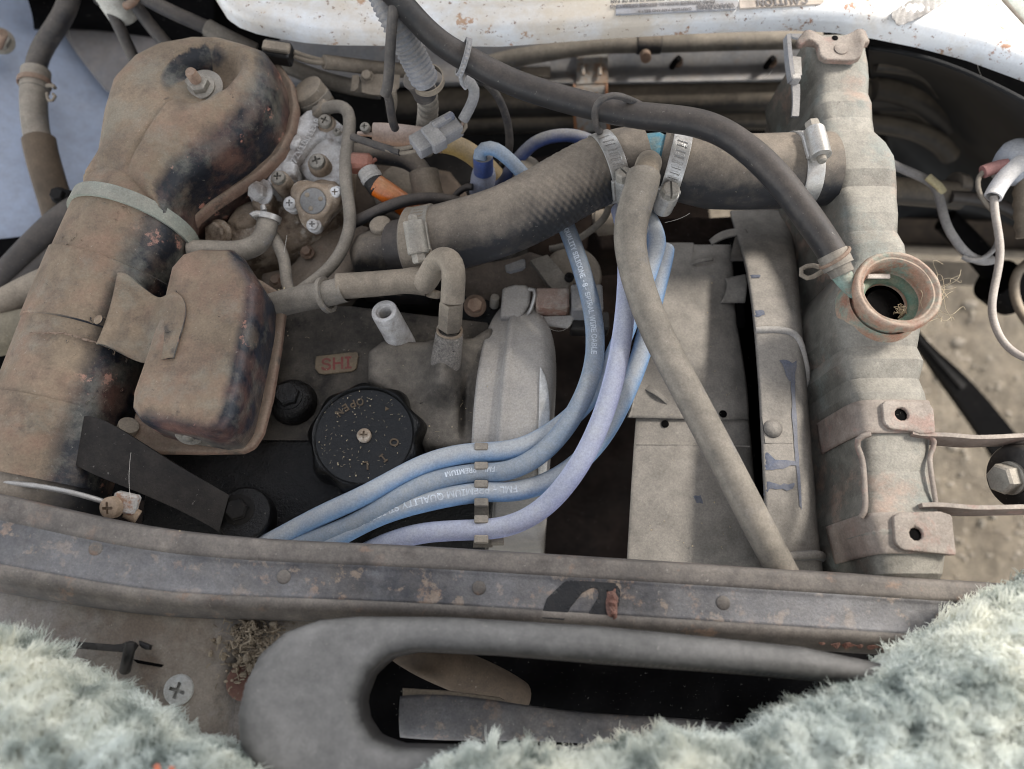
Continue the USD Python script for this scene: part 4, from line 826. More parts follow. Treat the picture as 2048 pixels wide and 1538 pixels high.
# ------------------------------------------------------------------ flat black stay and its bolt
sy = Thing('duct_stay', 'flat black steel stay bolted to the valve cover below the duct', 'bracket', P(300, 950, 25))
g = refine(px_grid([[(158, 838, 46), (112, 905, 42)], [(205, 840, 47), (170, 940, 42)], [(290, 890, 40), (235, 968, 36)], [(380, 945, 30), (340, 1012, 27)], [(458, 990, 18), (438, 1064, 16)]]), 40, 10)
sy.part('strip', sheet(g, .0025), strap_m, 40)
sb = Thing('stay_bolt', 'greasy bolt on a round boss at the end of the black stay', 'bolt', P(480, 1025, 4))
sb.part('boss', lathe([(.0155, -.01), (.0150, .004), (.0138, .0052), (.001, .0055)], P(492, 1030, 4), (0, 0, 1), 36), blackoil_m, True)
sb.part('bolt_head', hexhead(P(478, 1020, 9.5), (.05, -.1, 1), .0062, .006, .0086), darkmetal_m, 25)
# ------------------------------------------------------------------ dark hose on the duct's end, its wire band and clamp
eh = Thing('duct_hose_end', 'dark rubber hose end curving under the duct at the rail', 'hose', P(60, 1000, 10))
eh.part('hose', tube(spl([axs[-1] - nrm(axs[-1] - axs[-4]) * .004, axs[-1] + nrm(axs[-1] - axs[-4]) * .03 + [0, 0, -.006], axs[-1] + nrm(axs[-1] - axs[-4]) * .06 + [0, 0, -.02]], .003), R0 * .99, 56), rubber_m, True)
wb = Thing('wire_band', 'bright wire band with a rusty screw lug round the dark hose end', 'hose clamp', P(120, 985, 20))
wb.part('wire', T([(-60, 958, 52), (0, 963, 53), (60, 970, 52), (120, 980, 50), (170, 992, 46), (215, 1006, 40)], 5.5, 10), steel_m, True)
wb.part('lug', boxm(P(252, 1006, 38), (.006, .0052, .0038), frame((.2, -.3, 1), (0.2, 1, 0)), .0012), M('rust_flaked_zinc', (170, 166, 158), (158, 134, 108), up=.4, side=.15, spots=[((150, 92, 58), 120, .52, .04)], bump=.5), 30)
wb.part('screw', crossed(P(228, 1014, 41), (-.25, -.35, 1), 22 * mpp(228, 1014, 41), .005), M('tan_dusted_screw', (140, 112, 84), (160, 132, 102), up=.7, side=.3, bump=.4), 30)
wb.part('ear', T([(252, 1022, 36), (276, 1034, 33)], 14, 12), M('tan_dusted_ear', (140, 112, 84), (160, 132, 102), up=.7, side=.3, bump=.4), True)
# ------------------------------------------------------------------ radiator hoses and the T joint
c1 = [(790, 486, 30), (850, 484, 34), (920, 468, 40), (1000, 444, 45), (1080, 406, 50), (1150, 366, 53), (1225, 332, 55), (1265, 324, 55), (1288, 321, 55)]
w1 = spl([P(*q) for q in c1], .0008)
r1 = 69 * mpp(1080, 406, 50)
h1 = Thing('radiator_hose', 'thick dusty black radiator hose with a puckered weave, curving up from the thermostat housing', 'hose', w1[0])
def weave(u, a):
    k = np.clip((u - .38) / .12, 0, 1) * np.clip((.86 - u) / .08, 0, 1)
    return 1 + .016 * k * np.sin(u * 230 + a * 3) * np.cos(a * 16 - u * 60) + .012 * np.clip((u - .965) / .035, 0, 1)
k0 = int(len(w1) * .10)
h1.part('hose', tube(w1[k0:], r1, 128, rfun=weave, hollow=.8), rubber_m, True)
c2 = [(1320, 324, 55), (1348, 330, 55), (1400, 340, 54), (1480, 344, 52), (1560, 342, 50), (1655, 338, 48)]
w2 = spl([P(*q) for q in c2], .0016); r2 = 74 * mpp(1450, 343, 53)
h2 = Thing('radiator_hose', 'short thick black radiator hose between the corroded joint and the radiator tank', 'hose', w2[0])
h2.part('hose', tube(w2, np.interp(np.linspace(0, 1, len(w2)), [0, .05, .12, .3, .8, .9, 1], np.array([.80, .90, .90, 1, 1.0, .99, .98]) * r2), 72, hollow=.82), rubber_m, True)
tj = Thing('hose_joint', 'corroded blue green metal joint exposed between the two radiator hoses', 'pipe joint', P(1305, 325, 55))
wj = spl([P(1262, 323, 55), P(1305, 322, 55), P(1350, 331, 55)], .002)
tj.part('pipe', tube(wj, np.interp(np.linspace(0, 1, len(wj)), [0, .45, .5, .58, 1], np.array([.72, .78, .86, .78, .72]) * r1), 40, cap=False), teal_m, True)
tj.part('branch', T([(1298, 326, 70), (1292, 346, 77), (1284, 385, 80)], 26, 24), hosetan_m, True)
c3 = [(1287, 352, 80), (1274, 402, 80), (1262, 450, 78), (1262, 500, 74), (1278, 570, 70), (1312, 660, 66), (1352, 740, 64), (1392, 815, 62), (1445, 915, 60), (1500, 1020, 56), (1548, 1112, 48), (1590, 1190, 38)]
w3 = spl([P(*q) for q in c3], .002)
h3 = Thing('heater_hose', 'long dust grey hose running from the corroded joint down across the fan shroud', 'hose', w3[0])
sc3 = np.array([mpp(*q) for q in c3]); rp = np.interp(np.linspace(0, 1, len(w3)), np.linspace(0, 1, len(c3)), np.array([34, 34, 32, 31, 31, 31, 31, 31, 31, 31, 31, 30]) * sc3)
h3.part('hose', tube(w3, rp, 32), hosegrey_m, True)
c4 = [(730, -60, 150), (790, -8, 140), (835, 42, 128), (885, 88, 118), (945, 124, 110), (1015, 160, 104), (1100, 190, 100), (1190, 214, 97), (1280, 231, 95), (1360, 240, 95), (1430, 258, 95), (1495, 298, 95), (1552, 352, 93), (1604, 418, 88), (1645, 476, 82), (1668, 512, 79)]
w4 = spl([P(*q) for q in c4], .002); sc4 = np.array([mpp(*q) for q in c4])
h4 = Thing('overflow_hose', 'long plain black hose sweeping over the radiator hose to the filler neck', 'hose', w4[-1])
h4.part('hose', tube(w4, np.interp(np.linspace(0, 1, len(w4)), np.linspace(0, 1, len(c4)), np.array([24, 24, 24, 25, 26, 26, 26, 26, 26, 27, 28, 28, 29, 29, 29, 28]) * sc4), 28), rubber2_m, True)
oe = Thing('neck_hose_clip', 'rusty spring ring on the short hose end beside the filler neck', 'hose clip', P(1670, 515, 78))
ax4 = nrm(P(1695, 560, 72) - P(1655, 495, 80)); 
oe.part('hose_end', T([(1664, 506, 79), (1678, 534, 77)], 30, 24, hollow=.8), hosegrey_m, True)
oe.part('ring', cat_([tube(np.array([P(1668, 513, 78.5) + 31 * mpp(1668, 513, 78) * (math.cos(a) * frame(ax4)[0] + math.sin(a) * frame(ax4)[1]) + ax4 * .0004 * a for a in np.linspace(-.3, 6.1, 40)]), 4.0 * mpp(1668, 513, 78), 8)]), rustbolt_m, True)
oe.part('loop', T([(1640, 535, 66), (1612, 533, 66), (1600, 545, 66), (1612, 556, 66), (1636, 548, 66), (1648, 540, 66)], 5, 8), hosetan_m, True)
# ------------------------------------------------------------------ worm drive hose clamps
def clamp(label, path, rad, at_px, view_px, tail, head_first=True, scr=1.0, hexs=False, mat=steel_m, w=.0105):
    """band round path at the place seen at at_px; the screw housing sits at view_px on its rim; tail: signed arc of the slotted end"""
    d_ = np.array([np.linalg.norm(np.cross(nrm(q - CAM), nrm(ray(*at_px)))) for q in path]); k = int(np.clip(np.argmin(d_), 3, len(path) - 4))
    c = path[k]; ax = nrm(path[k + 3] - path[k - 3])
    # place on the rim that the picture's ray meets
    d = nrm(ray(*view_px)); tt = np.linspace(.2, .6, 1500); q = CAM + d * tt[:, None]; h = (q - c); h = h - (h @ ax)[:, None] * ax
    hit = np.linalg.norm(h, axis=1) < rad * 1.02; kk = int(np.argmax(hit)) if hit.any() else int(np.argmin(np.linalg.norm(h, axis=1)))
    n0 = nrm(h[kk]); t0 = np.cross(ax, n0)              # round the rim
    if t0 @ UPV < 0: t0 = -t0; s_ = -1
    else: s_ = 1
    t = Thing('hose_clamp', label, 'hose clamp', c, 'worm drive hose clamps')
    def at(ang, rr_): return c + rr_ * (math.cos(ang) * n0 + math.sin(ang) * t0)
    B = 64
    def strip(a0, a1, r0, slots, wid, th=.0007, round_end=False):
        L = abs(a1 - a0) * rad; pl = sbox(0, -wid / 2, L, wid / 2)
        if round_end: pl = pl.intersection(Polygon([(0, -wid / 2), (L - .0016, -wid / 2), (L, -wid / 2 + .0016), (L, wid / 2 - .0016), (L - .0016, wid / 2), (0, wid / 2)]))
        for s in slots: pl = pl.difference(affinity.translate(affinity.rotate(sbox(-.00055, -wid * .27, .00055, wid * .27), 6), s, 0))
        me = relief(pl, lambda x, y, d: th + 0 * x, .0002, .0011, 0.0, rr=1)
        v = np.asarray(me.vertices); an = a0 + np.sign(a1 - a0) * v[:, 0] / rad
        P_ = c + (r0 + v[:, 2])[:, None] * (np.cos(an)[:, None] * n0 + np.sin(an)[:, None] * t0) + v[:, 1:2] * ax
        return trimesh.Trimesh(P_, me.faces, process=False)
    a1_ = tail
    sg = np.sign(tail)
    t.part('band', strip(.0, 2 * np.pi * .985, rad * 1.004, [s for s in np.arange(2 * np.pi * rad - .030, 2 * np.pi * rad - .004, .0028)] if sg < 0 else [s for s in np.arange(.012, .034, .0028)], w), mat, 30)
    t.part('slotted_tail', strip(0, tail, rad * 1.03, list(np.arange(.0075, abs(tail) * rad - .002, .0028)), w, round_end=True), mat, 30)
    hl = .0082 * scr
    hc = c + n0 * (rad + .0042)
    Bh = np.stack([ax, n0, np.cross(ax, n0)])
    t.part('saddle', boxm(c + n0 * (rad + .0012), (w * .62, .0014, hl * .85), Bh, .0006), mat, 30)
    hd_ = t0 if head_first else -t0
    hp_ = t.part('housing', lathe([(.0040, 0), (.0052 * scr, .0004), (.0052 * scr, hl * 1.9), (.0040, hl * 1.95)], hc - hd_ * hl, hd_, 24), mat, 40)
    sh = hc + hd_ * hl * .9
    if hexs: scm = hexhead(sh, hd_, .0043, .006)
    else:
        B_ = frame(hd_)
        q_ = tm(mf(lathe([(.0046 * scr, 0), (.0050 * scr, .0010), (.0048 * scr, .0052), (.0040 * scr, .0060), (.0005, .0062)], (0, 0, 0), seg=8)) - mf(boxm((0, 0, .0062), (.0006, .01, .0028))))
        scm = trimesh.Trimesh(sh + q_.vertices @ B_, q_.faces, process=False)
    t.part('screw', scm, bolt_m, 25, under=hp_)
    t.part('screw_collar', lathe([(.0042 * scr, 0), (.0050 * scr, .0006), (.0050 * scr, .0016), (.0042 * scr, .002)], sh - hd_ * .001, hd_, 20), mat, 40, under=hp_)
    t.part('screw_tip', lathe([(.0026, 0), (.0026, .0032), (.0018, .004), (.0002, .0041)], hc - hd_ * hl * .95, -hd_, 12), bolt_m, 30, under=hp_)
    return t
clamp('dusty worm drive clamp on the hose end left of the corroded joint', w1, r1, (1216, 335), (1204, 388), 1.55)
clamp('bright worm drive clamp with a long slotted tail right of the corroded joint', w2, r2 * .93, (1350, 331), (1342, 392), 1.80, scr=1.08)
clamp('sunlit worm drive clamp at the radiator end of the short hose', w2, r2 * .995, (1597, 340), (1596, 296), 0.75, scr=1.12, hexs=True)
clamp('rust brown worm drive clamp at the thermostat end of the long radiator hose', w1, r1 * 1.0, (862, 482), (858, 472), 1.15, head_first=False, scr=1.15, hexs=True, mat=bolt_m)
ra = Thing('thermostat_hose_lip', 'dust grey rubber rim round the thermostat outlet beside the rust brown clamp', 'hose rim', w1[k0])
ra.part('rim', tube(w1[k0 - 6:k0 + 16], r1 * 1.06, 56), hosetan_m, True)
# ------------------------------------------------------------------ thermostat housing
th = Thing('thermostat_housing', 'black domed thermostat housing plugged into the thick radiator hose', 'thermostat housing', P(770, 500, 10))
tb = plan([(698, 506), (712, 476), (750, 462), (800, 456), (840, 452), (850, 545), (830, 548), (760, 546), (706, 540)], 22, .003)
th.part('body', relief(tb, lambda x, y, d: .036 + 0 * x, .016, .002, -.02, rr=8), M('black_housing_paint', (24, 23, 24), (140, 122, 100), up=.62, side=-.12, rough=.35, blot=.55, bscale=42, bump=.35, spots=[((160, 140, 116), 30, .62, .06)]), True)
th.part('spout', T([(800, 500, 24), (840, 492, 31)], 60, 36, cap=False), rubber2_m, True)
th.part('boss', lathe([(.0068, 0), (.0066, .006), (.0055, .0072), (.0002, .0074)], P(765, 462, 30), (-.1, .2, 1), 24), hosetan_m, True)
# ------------------------------------------------------------------ breather hoses above the cover
bh = Thing('breather_hose', 'dust coated beige breather hose bending from the cover vent into a thick sleeve', 'hose', P(800, 560, 40))
bh.part('sleeve', tube(spl([P(*q) for q in [(675, 573, 40), (720, 570, 40), (770, 566, 41), (815, 562, 42), (852, 562, 42)]], .002), np.interp(np.linspace(0, 1, len(spl([P(*q) for q in [(675, 573, 40), (720, 570, 40), (770, 566, 41), (815, 562, 42), (852, 562, 42)]], .002))), [0, .1, .75, 1], np.array([27, 26, 25, 30]) * mpp(770, 566, 41)), 28), hosetan_m, True)
bh.part('elbow', T([(846, 566, 44), (858, 552, 50), (872, 528, 60), (888, 518, 68), (903, 528, 72), (907, 560, 66), (905, 602, 56)], 24, 24, step=.002), hosetan_m, True)
bh.part('tab', T([(868, 582, 36), (866, 594, 34)], 14, 12), hosetan_m, True)
mp = Thing('metal_breather_pipe', 'grey metal pipe with a rolled rim that enters the beige breather sleeve', 'pipe', P(620, 600, 34))
mp.part('tube', T([(545, 612, 20), (600, 598, 30), (650, 588, 36), (690, 578, 40)], 26, 24, cap=False), hosegrey_m, True)
mp.part('rim', ring_on(P(652, 590, 36), P(690, 578, 40) - P(620, 596, 32), 29 * mpp(652, 590, 36), .0025, .0022, 36), hosegrey_m, 40)
# ------------------------------------------------------------------ radiator
rd = Thing('radiator', 'weathered radiator with ribbed brass top tank and open verdigris filler neck', 'radiator', P(1770, 700, 0))
TZ = 58
tk = [(70, 1612, 1738, 0), (118, 1624, 1744, 0), (150, 1634, 1748, -.6), (175, 1636, 1750, -2.0), (200, 1634, 1752, 0), (222, 1640, 1757, -.6), (244, 1644, 1757, -2.2), (262, 1640, 1764, -.2), (290, 1650, 1786, .5), (312, 1654, 1797, .8), (345, 1668, 1800, .8), (362, 1674, 1806, -.8), (374, 1676, 1807, -1.2), (392, 1678, 1802, .4), (440, 1684, 1805, .4), (478, 1690, 1808, .2), (492, 1692, 1815, 1.6), (520, 1698, 1820, 1.2), (560, 1680, 1838, 0), (640, 1676, 1850, 0), (678, 1682, 1850, .4), (700, 1690, 1849, -1.4), (718, 1684, 1857, .6), (742, 1690, 1858, .2), (758, 1698, 1853, -1.5), (776, 1698, 1856, .3), (800, 1704, 1864, .6), (870, 1716, 1872, .2), (900, 1722, 1872, -.8), (1000, 1730, 1884, -.8), (1030, 1728, 1890, .4), (1110, 1750, 1902, 0), (1128, 1756, 1900, -1.6), (1150, 1760, 1903, -1.4), (1172, 1764, 1906, -6)]
cs = [(-1.32, -70), (-1.22, -42), (-1.12, -22), (-1.04, -10), (-.95, -4.2), (-.82, -1.2), (-.6, -.1), (-.3, .2), (0, .3), (.35, .2), (.65, -.1), (.84, -1.2), (.95, -4.2), (1.0, -10), (1.02, -24), (1.02, -70)]
rows = []
for py, l, r, dz in tk:
    a, b = P(l + 6, py, TZ), P(r, py, TZ); c = (a + b) / 2; w = (b[0] - a[0]) / 2
    rows.append([[c[0] + w * q, c[1], (TZ + z + dz * 1.7) * 1e-3] for q, z in cs])
tg = linrows(refine(np.array(rows), len(rows), 46), 420)
rd.part('top_tank', sheet(tg, .0012), tank_m, True)
co = plan([(1636, 500), (1700, 500), (1740, 1240), (1690, 1240)], -14)
rd.part('header', relief(plan([(1630, 120), (1700, 120), (1730, 560), (1790, 1140), (1690, 1140), (1650, 560)], -14), lambda x, y, d: -.012 + 0 * x, .002, .006, -.02), core_m, 30)
rd.part('core', boxm(np.r_[P(1762, 640, 58)[:2], -.09], (.014, .155, .085)), core_m, False)
rd.part('side_seam', T([(1655, 500, 8), (1668, 700, 8), (1690, 900, 8), (1712, 1150, 8)], 3, 8), core_m, True)
# filler neck
nk = P(1793, 582, 76); Rn = 87 * mpp(1793, 582, 80)
pr = [(.86, -.020), (.80, -.012), (.80, -.0045), (.98, -.003), (1.0, -.0012), (1.0, .0012), (.97, .0024), (.93, .0030), (.89, .0028), (.84, .0016), (.80, .0018), (.77, .0010), (.745, -.001), (.735, -.009), (.70, -.0105), (.56, -.0112), (.53, -.0120), (.52, -.0150), (.50, -.0156), (.0005, -.0157)]
np_ = rd.part('filler_neck', lathe([(r * Rn, z) for r, z in pr], nk, (-.03, 0, 1), 72, lobe=lambda a, i: 1 + (.006 * np.sin(a * 7 + i) + .02 * (np.abs(((a - 4.9 + np.pi) % (2 * np.pi)) - np.pi) < .12) * (2 < i < 9))), neck_m, 50)
rd.part('neck_hole', lathe([(Rn * .505, -.0154), (Rn * .3, -.0152), (.0004, -.0152)], nk + [-.0006, 0, 0], (-.03, 0, 1), 32), void_m, True, under=np_)
rd.part('neck_collar', lathe([(Rn * 1.0, -.024), (Rn * .95, -.019), (Rn * .90, -.0155), (Rn * .87, -.012)], nk, (0, 0, 1), 48, caps=False), neck_m, True)
rd.part('overflow_nipple', T([(1668, 530, 74), (1688, 556, 72), (1712, 580, 66)], 19, 20), verd_m, True)
rd.part('seat_ring', lathe([(Rn * .75, -.0112), (Rn * .72, -.0102), (Rn * .60, -.0106), (Rn * .525, -.0116), (Rn * .52, -.0140)], nk, (-.03, 0, 1), 48, caps=False), M('green_seat', (84, 120, 98), (150, 128, 96), up=.3, side=.1, blot=.8, bscale=90, bump=.6), True, under=np_)
rd.part('vent_flap', boxm(nk + [-.004, .0125, -.0075], (.0062, .0013, .0008), frame((0, -.4, 1)), .0005), M('white_scale', (206, 196, 180), (190, 150, 120), up=.3, side=.2, blot=.6, bscale=150, bump=.6), False)
hr = []
for k in range(16):
    a = rng.uniform(-.7, .5); b = nk + Rn * np.array([math.cos(a), math.sin(a), 0]) * rng.uniform(.9, 1.02)
    q = [b]; dvec = nrm([1, rng.normal(0, .8), rng.uniform(-.2, .4)])
    for j in range(4):
        dvec = nrm(dvec + rng.normal(0, .8, 3)); q.append(q[-1] + dvec * rng.uniform(.002, .006))
    hr.append(tube(spl(q, .0008), .00012, 4, cap=False))
for k in range(8):
    b = nk + [.008, -.006, -.012]; q = [b + rng.normal(0, .002, 3) for _ in range(5)]; hr.append(tube(spl(q, .0008), .00016, 4, cap=False))
solo('loose_fibres', cat_(hr), straw_m, 'fine pale fibres caught on the rim of the filler neck', 'fibres', kind='stuff')
# tank bands with their lugs and forward arms
def band(y0, y1, z, name_l, plate_px, hole, arm):
    t = Thing('tank_bracket', name_l, 'bracket', P(1800, (y0 + y1) / 2, 60))
    sel = []
    for py in np.linspace(y0, y1, 8):
        l = np.interp(py, [q[0] for q in tk], [q[1] for q in tk]); r = np.interp(py, [q[0] for q in tk], [q[2] for q in tk])
        a, b = P(l + 6, py, TZ), P(r, py, TZ); c = (a + b) / 2; w = (b[0] - a[0]) / 2
        sel.append([[c[0] + w * q * 1.045, c[1], (TZ + zz + 2.0) * 1e-3] for q, zz in cs[1:]])
    t.part('band', sheet(refine(np.array(sel), 12, 60, True), .0012), strapr_m, True)
    pl = plan(plate_px, z, .0015)
    hc = P(*hole, z)[:2]; pl = pl.difference(Point(*hc).buffer(13.5 * mpp(*hole, z)))
    lp_ = t.part('lug', relief(pl, lambda x, y, d: z * 1e-3 + 0 * x, .0007, .0022, (z - 2.2) * 1e-3, rr=3), strapr_m, 40)
    t.part('lug_hole', lathe([(.0044, 0), (.0044, .0004), (.0002, .0004)], np.r_[hc, (z - 2.15) * 1e-3], (0, 0, 1), 20), void_m, True, under=lp_)
    t.part('arm', arm, strapr_m, 30)
    return t
def arm_of(pts_top, drop):
    g = [[P(*q), P(q[0], q[1], q[2]) - [0, 0.0004, drop * 1e-3]] for q in pts_top]
    a = refine(np.array(g), 30, 8, True)
    return sheet(a, .0021)
band(802, 868, 62.5, 'dusty rusty bracket on the tank just below the filler neck, with a forward arm', [(1764, 806), (1774, 800), (1858, 803), (1868, 818), (1872, 866), (1840, 868), (1826, 862), (1782, 858), (1768, 846)], (1804, 828), arm_of([(1826, 868, 62), (1850, 872, 62), (1890, 873, 62), (1960, 878, 62), (2060, 874, 62), (2300, 868, 62)], 15))
band(1026, 1108, 62.5, 'dusty rusty bracket at the rail end of the tank, with a forward arm', [(1787, 1032), (1797, 1025), (1880, 1022), (1905, 1030), (1908, 1064), (1914, 1112), (1890, 1108), (1806, 1100), (1790, 1086)], (1833, 1068), arm_of([(1846, 1014, 62), (1872, 1013, 62), (1960, 1019, 62), (2060, 1017, 62), (2300, 1010, 62)], 16))
fr = Thing('window_rim', 'thin rusty frame edge round the bare tank panel between the two brackets', 'bracket')
fr.part('left_rim', T([(1740, 868, 61), (1722, 874, 60), (1714, 886, 58), (1720, 906, 57), (1726, 930, 58), (1730, 990, 58), (1730, 1018, 58), (1722, 1034, 56)], 6, 10), strapr_m, True)
fr.part('right_rim', T([(1862, 872, 60), (1868, 890, 58), (1862, 906, 57), (1860, 925, 58), (1866, 970, 58), (1872, 1012, 58)], 5, 10), strapr_m, True)
mb = Thing('mount_bolt', 'pale hexagon bolt in a round black rubber mount between the two bracket arms', 'bolt', P(2020, 950, 40))
bx_ = nrm([-1, -.15, .28]); mo = P(2050, 953, 48)
mb.part('rubber_mount', lathe([(.0150, 0), (.0168, .002), (.0168, .006), (.0150, .0085), (.006, .009)], mo, bx_, 40), blackp_m, True)
mb.part('mount_rim', lathe([(.0185, -.003), (.0190, -.001), (.0185, .0012), (.010, .0014)], mo, bx_, 40), strapr_m, 40)
mb.part('washer', lathe([(.0085, .009), (.0085, .0105), (.003, .0108)], mo, bx_, 30), bolt_m, 30)
mb.part('bolt_head', hexhead(mo + bx_ * .0106, bx_, .0078, .0075, 0, rot=.5), bolt_m, 25)
# top cap bracket
tp = Thing('tank_end_bracket', 'rust pink end bracket capping the far end of the radiator tank', 'bracket', P(1680, 90, 62))
tpl = plan([(1592, 80), (1606, 66), (1626, 64), (1646, 72), (1668, 74), (1690, 70), (1712, 62), (1730, 66), (1740, 86), (1728, 90), (1720, 116), (1706, 122), (1652, 120), (1640, 112), (1634, 88), (1614, 86), (1600, 92)], 64, .0008)
tp.part('cap', relief(tpl, lambda x, y, d: .0645 + .0025 * np.exp(-((x - P(1616, 80, 64)[0]) / .004) ** 2) + .0025 * np.exp(-((x - P(1722, 80, 64)[0]) / .004) ** 2), .001, .002, .061, rr=3), strapr_m, 40)
tp.part('rivet', lathe([(.0042, 0), (.0040, .0006), (.0015, .0009), (.0001, .0009)], P(1682, 98, 64.6), (0, 0, 1), 20), strapr_m, True)
tp.part('hole', lathe([(.0019, 0), (.0018, .0003), (.0001, .0003)], P(1670, 76, 64.6), (0, 0, 1), 14), void_m, True)
lb = Thing('tank_side_bracket', 'narrow grey upright bracket beside the end of the tank', 'bracket', P(1585, 150, 50))
lb.part('edge', sheet(refine(px_grid([[(1574, 68, 66), (1582, 66, 66)], [(1578, 120, 62), (1586, 118, 62)], [(1584, 160, 58), (1592, 158, 58)]]), 10, 3), .006), greywall_m, 30)
lb.part('foot', plate(Z((1582, 66, 66), (1606, 66, 66), (1596, 76, 66), (1582, 74, 66)), .0015), greywall_m, 30)
lb.part('flap', sheet(refine(px_grid([[(1586, 112, 58), (1602, 114, 58)], [(1588, 150, 56), (1604, 150, 56)]]), 6, 4), .002), timing_m, 30)
lb.part('block', boxm(P(1590, 158, 56), (.0026, .0022, .003), None, .0005), timing_m, 30)
lb.part('strip', sheet(refine(px_grid([[(1584, 168, 54), (1600, 168, 54)], [(1586, 200, 52), (1600, 200, 52)], [(1584, 232, 50), (1598, 232, 50)]]), 10, 4), .002), conn_m, 30)
# ------------------------------------------------------------------ fan shroud
sh = Thing('fan_shroud', 'dusty fan shroud with a stepped outer rim, riveted inner ring and a raised bead', 'fan shroud', P(1500, 800, 0))
OZ = [(420, -12), (478, 6), (520, 16), (600, 24), (700, 30), (800, 32), (900, 32), (1000, 29), (1110, 22), (1250, 6)]
oz = lambda y: float(np.interp(y, *zip(*OZ)))
ol = [(420, 1462), (478, 1478), (520, 1490), (600, 1504), (700, 1514), (800, 1521), (900, 1526), (1000, 1531), (1110, 1540), (1250, 1552)]
orr = [(420, 1600), (478, 1606), (520, 1612), (600, 1620), (700, 1628), (800, 1636), (900, 1644), (1000, 1652), (1110, 1664), (1250, 1676)]
rows = []
beadL = [P(1514, 660, oz(660) + 1), P(1560, 662, oz(660)), P(1592, 672, oz(672)), P(1612, 704, oz(704)), P(1632, 760, oz(760)), P(1640, 790, oz(790))]
for (y, l), (_, r) in zip(ol, orr):
    z = oz(y); w = r - l; a_, b_ = P(l, y, z), P(r, y, z); ww = b_[0] - a_[0]
    rr_ = []
    for f, dz, dx in [(0, -2.6, -.0001), (0, -1.6, -.0002), (.012, -.3, 0), (.05, 0, 0), (.3, .4, 0), (.55, .2, 0), (.72, -.8, 0), (.84, -3.6, 0), (.93, -8.5, 0), (.985, -15.5, 0), (1.0, -25, 0), (1.03, -27.5, 0), (1.18, -28.2, 0)]:
        rr_.append([a_[0] + ww * f + dx, a_[1], z * 1e-3 + dz * 1e-3])
    rows.append(rr_)
og_ = refine(refine(np.array(rows), len(rows), 64, True), 110, 64)
sh.part('outer_rim', sheet(og_, .0014), shroud_m, True)
bead = spl([b + [0, 0, .0003] for b in beadL] + [P(1650, 800, oz(800) - 10)], .002)
# lay the bead on the rim
kt = cKDTree(og_.reshape(-1, 3)[:, :2]); 
bead[:, 2] = og_.reshape(-1, 3)[kt.query(bead[:, :2], 4)[1]].mean(1)[:, 2] + .0002
sh.part('bead', tube(bead, .0021, 14), timing_m, True)
b2 = spl([P(1536, 1116, 24), P(1600, 1112, 22), P(1640, 1112, 16), P(1676, 1120, 2)], .002); b2[:, 2] = og_.reshape(-1, 3)[kt.query(b2[:, :2], 4)[1]].mean(1)[:, 2] + .0004
sh.part('lower_bead', tube(b2, .0026, 14), shroud_m, True)
bt = P(1545, 858, 32.5)
sh.part('pad', lathe([(.0108, -.001), (.0105, .0004), (.002, .0006)], bt + [.0025, -.0005, -.0001], (0, 0, 1), 4, rot=.785), shroud_m, 30)
sh.part('rivet', lathe([(.0052, 0), (.0050, .0012), (.0035, .0028), (.0012, .0034), (.0001, .0034)], bt, (0, 0, 1), 28), shroud_m, True)
# the inner ring in two overlapping plates
IZ = [(486, -12), (520, -8), (600, -4), (700, -1), (840, 0), (1000, -4), (1140, -12), (1260, -26)]
iz = lambda y: float(np.interp(y, *zip(*IZ)))
def ring_plate(ys, left, right, zoff):
    return sheet(refine(px_grid([[(l, y, iz(y) + zoff), (l + (r - l) * .5, y + 2, iz(y) + zoff + .2), (r - 70, y + 3, iz(y) + zoff - .3), (r - 28, y + 3, iz(y) + zoff - 2.2), (r, y + 4, iz(y) + zoff - 8)] for y, l, r in zip(ys, left, right)]), 70, 40), .0012)
sh.part('ring_plate', ring_plate((486, 520, 600, 700, 836), (1311, 1307, 1296, 1284, 1264), (1462, 1466, 1470, 1484, 1498), 1.4), shroud_m, True)
sh.part('ring_plate', ring_plate((800, 850, 1000, 1140, 1260), (1275, 1271, 1261, 1253, 1246), (1494, 1500, 1513, 1530, 1546), -.6), shroud_m, True)
sh.part('crease', T([(1272, 889, iz(889) - .4), (1400, 890, iz(890) - .3), (1500, 893, iz(890) - .4)], 2.2, 8), shroud_m, True)
for x, y, rr_ in ((1330, 848, 8), (1446, 828, 8)):
    sh.part('rivet_hole', lathe([(rr_ * .00029, 0), (rr_ * .00029, .0003), (.0001, .0003)], P(x, y, iz(y) + (1.6 if y < 840 else -.3)), (0, 0, 1), 14), void_m, True)
sh.part('bent_tab', sheet(refine(px_grid([[(1296, 768, iz(770) + 2), (1286, 778, iz(770) + 2)], [(1316, 782, iz(780) + 5), (1310, 790, iz(780) + 5)], [(1342, 806, iz(800) + 1.6), (1336, 812, iz(800) + 1.6)]]), 12, 5), .0006), shroud_m, True)
sh.part('tab_slot', lathe([(.0019, 0), (.0019, .0003), (.0001, .0003)], P(1342, 811, iz(811) + 1.7), (0, 0, 1), 12), void_m, True)
sh.part('lance', sheet(refine(px_grid([[(1378, 526, iz(526) + 1.8), (1380, 532, iz(530) + 1.6)], [(1400, 518, iz(518) + 4), (1402, 525, iz(520) + 3.4)], [(1426, 516, iz(516) + 1.8), (1427, 521, iz(516) + 1.6)]]), 14, 4), .0006), shroud_m, True)
sh.part('torn_flap', sheet(refine(px_grid([[(1450, 556, iz(556) + 2), (1492, 548, iz(548) + 4)], [(1452, 580, iz(580) + 4), (1494, 574, iz(574) + 6)], [(1440, 606, iz(606) + 1.5), (1490, 606, iz(606) + 2)]]), 14, 12), .001), shroud_m, True)
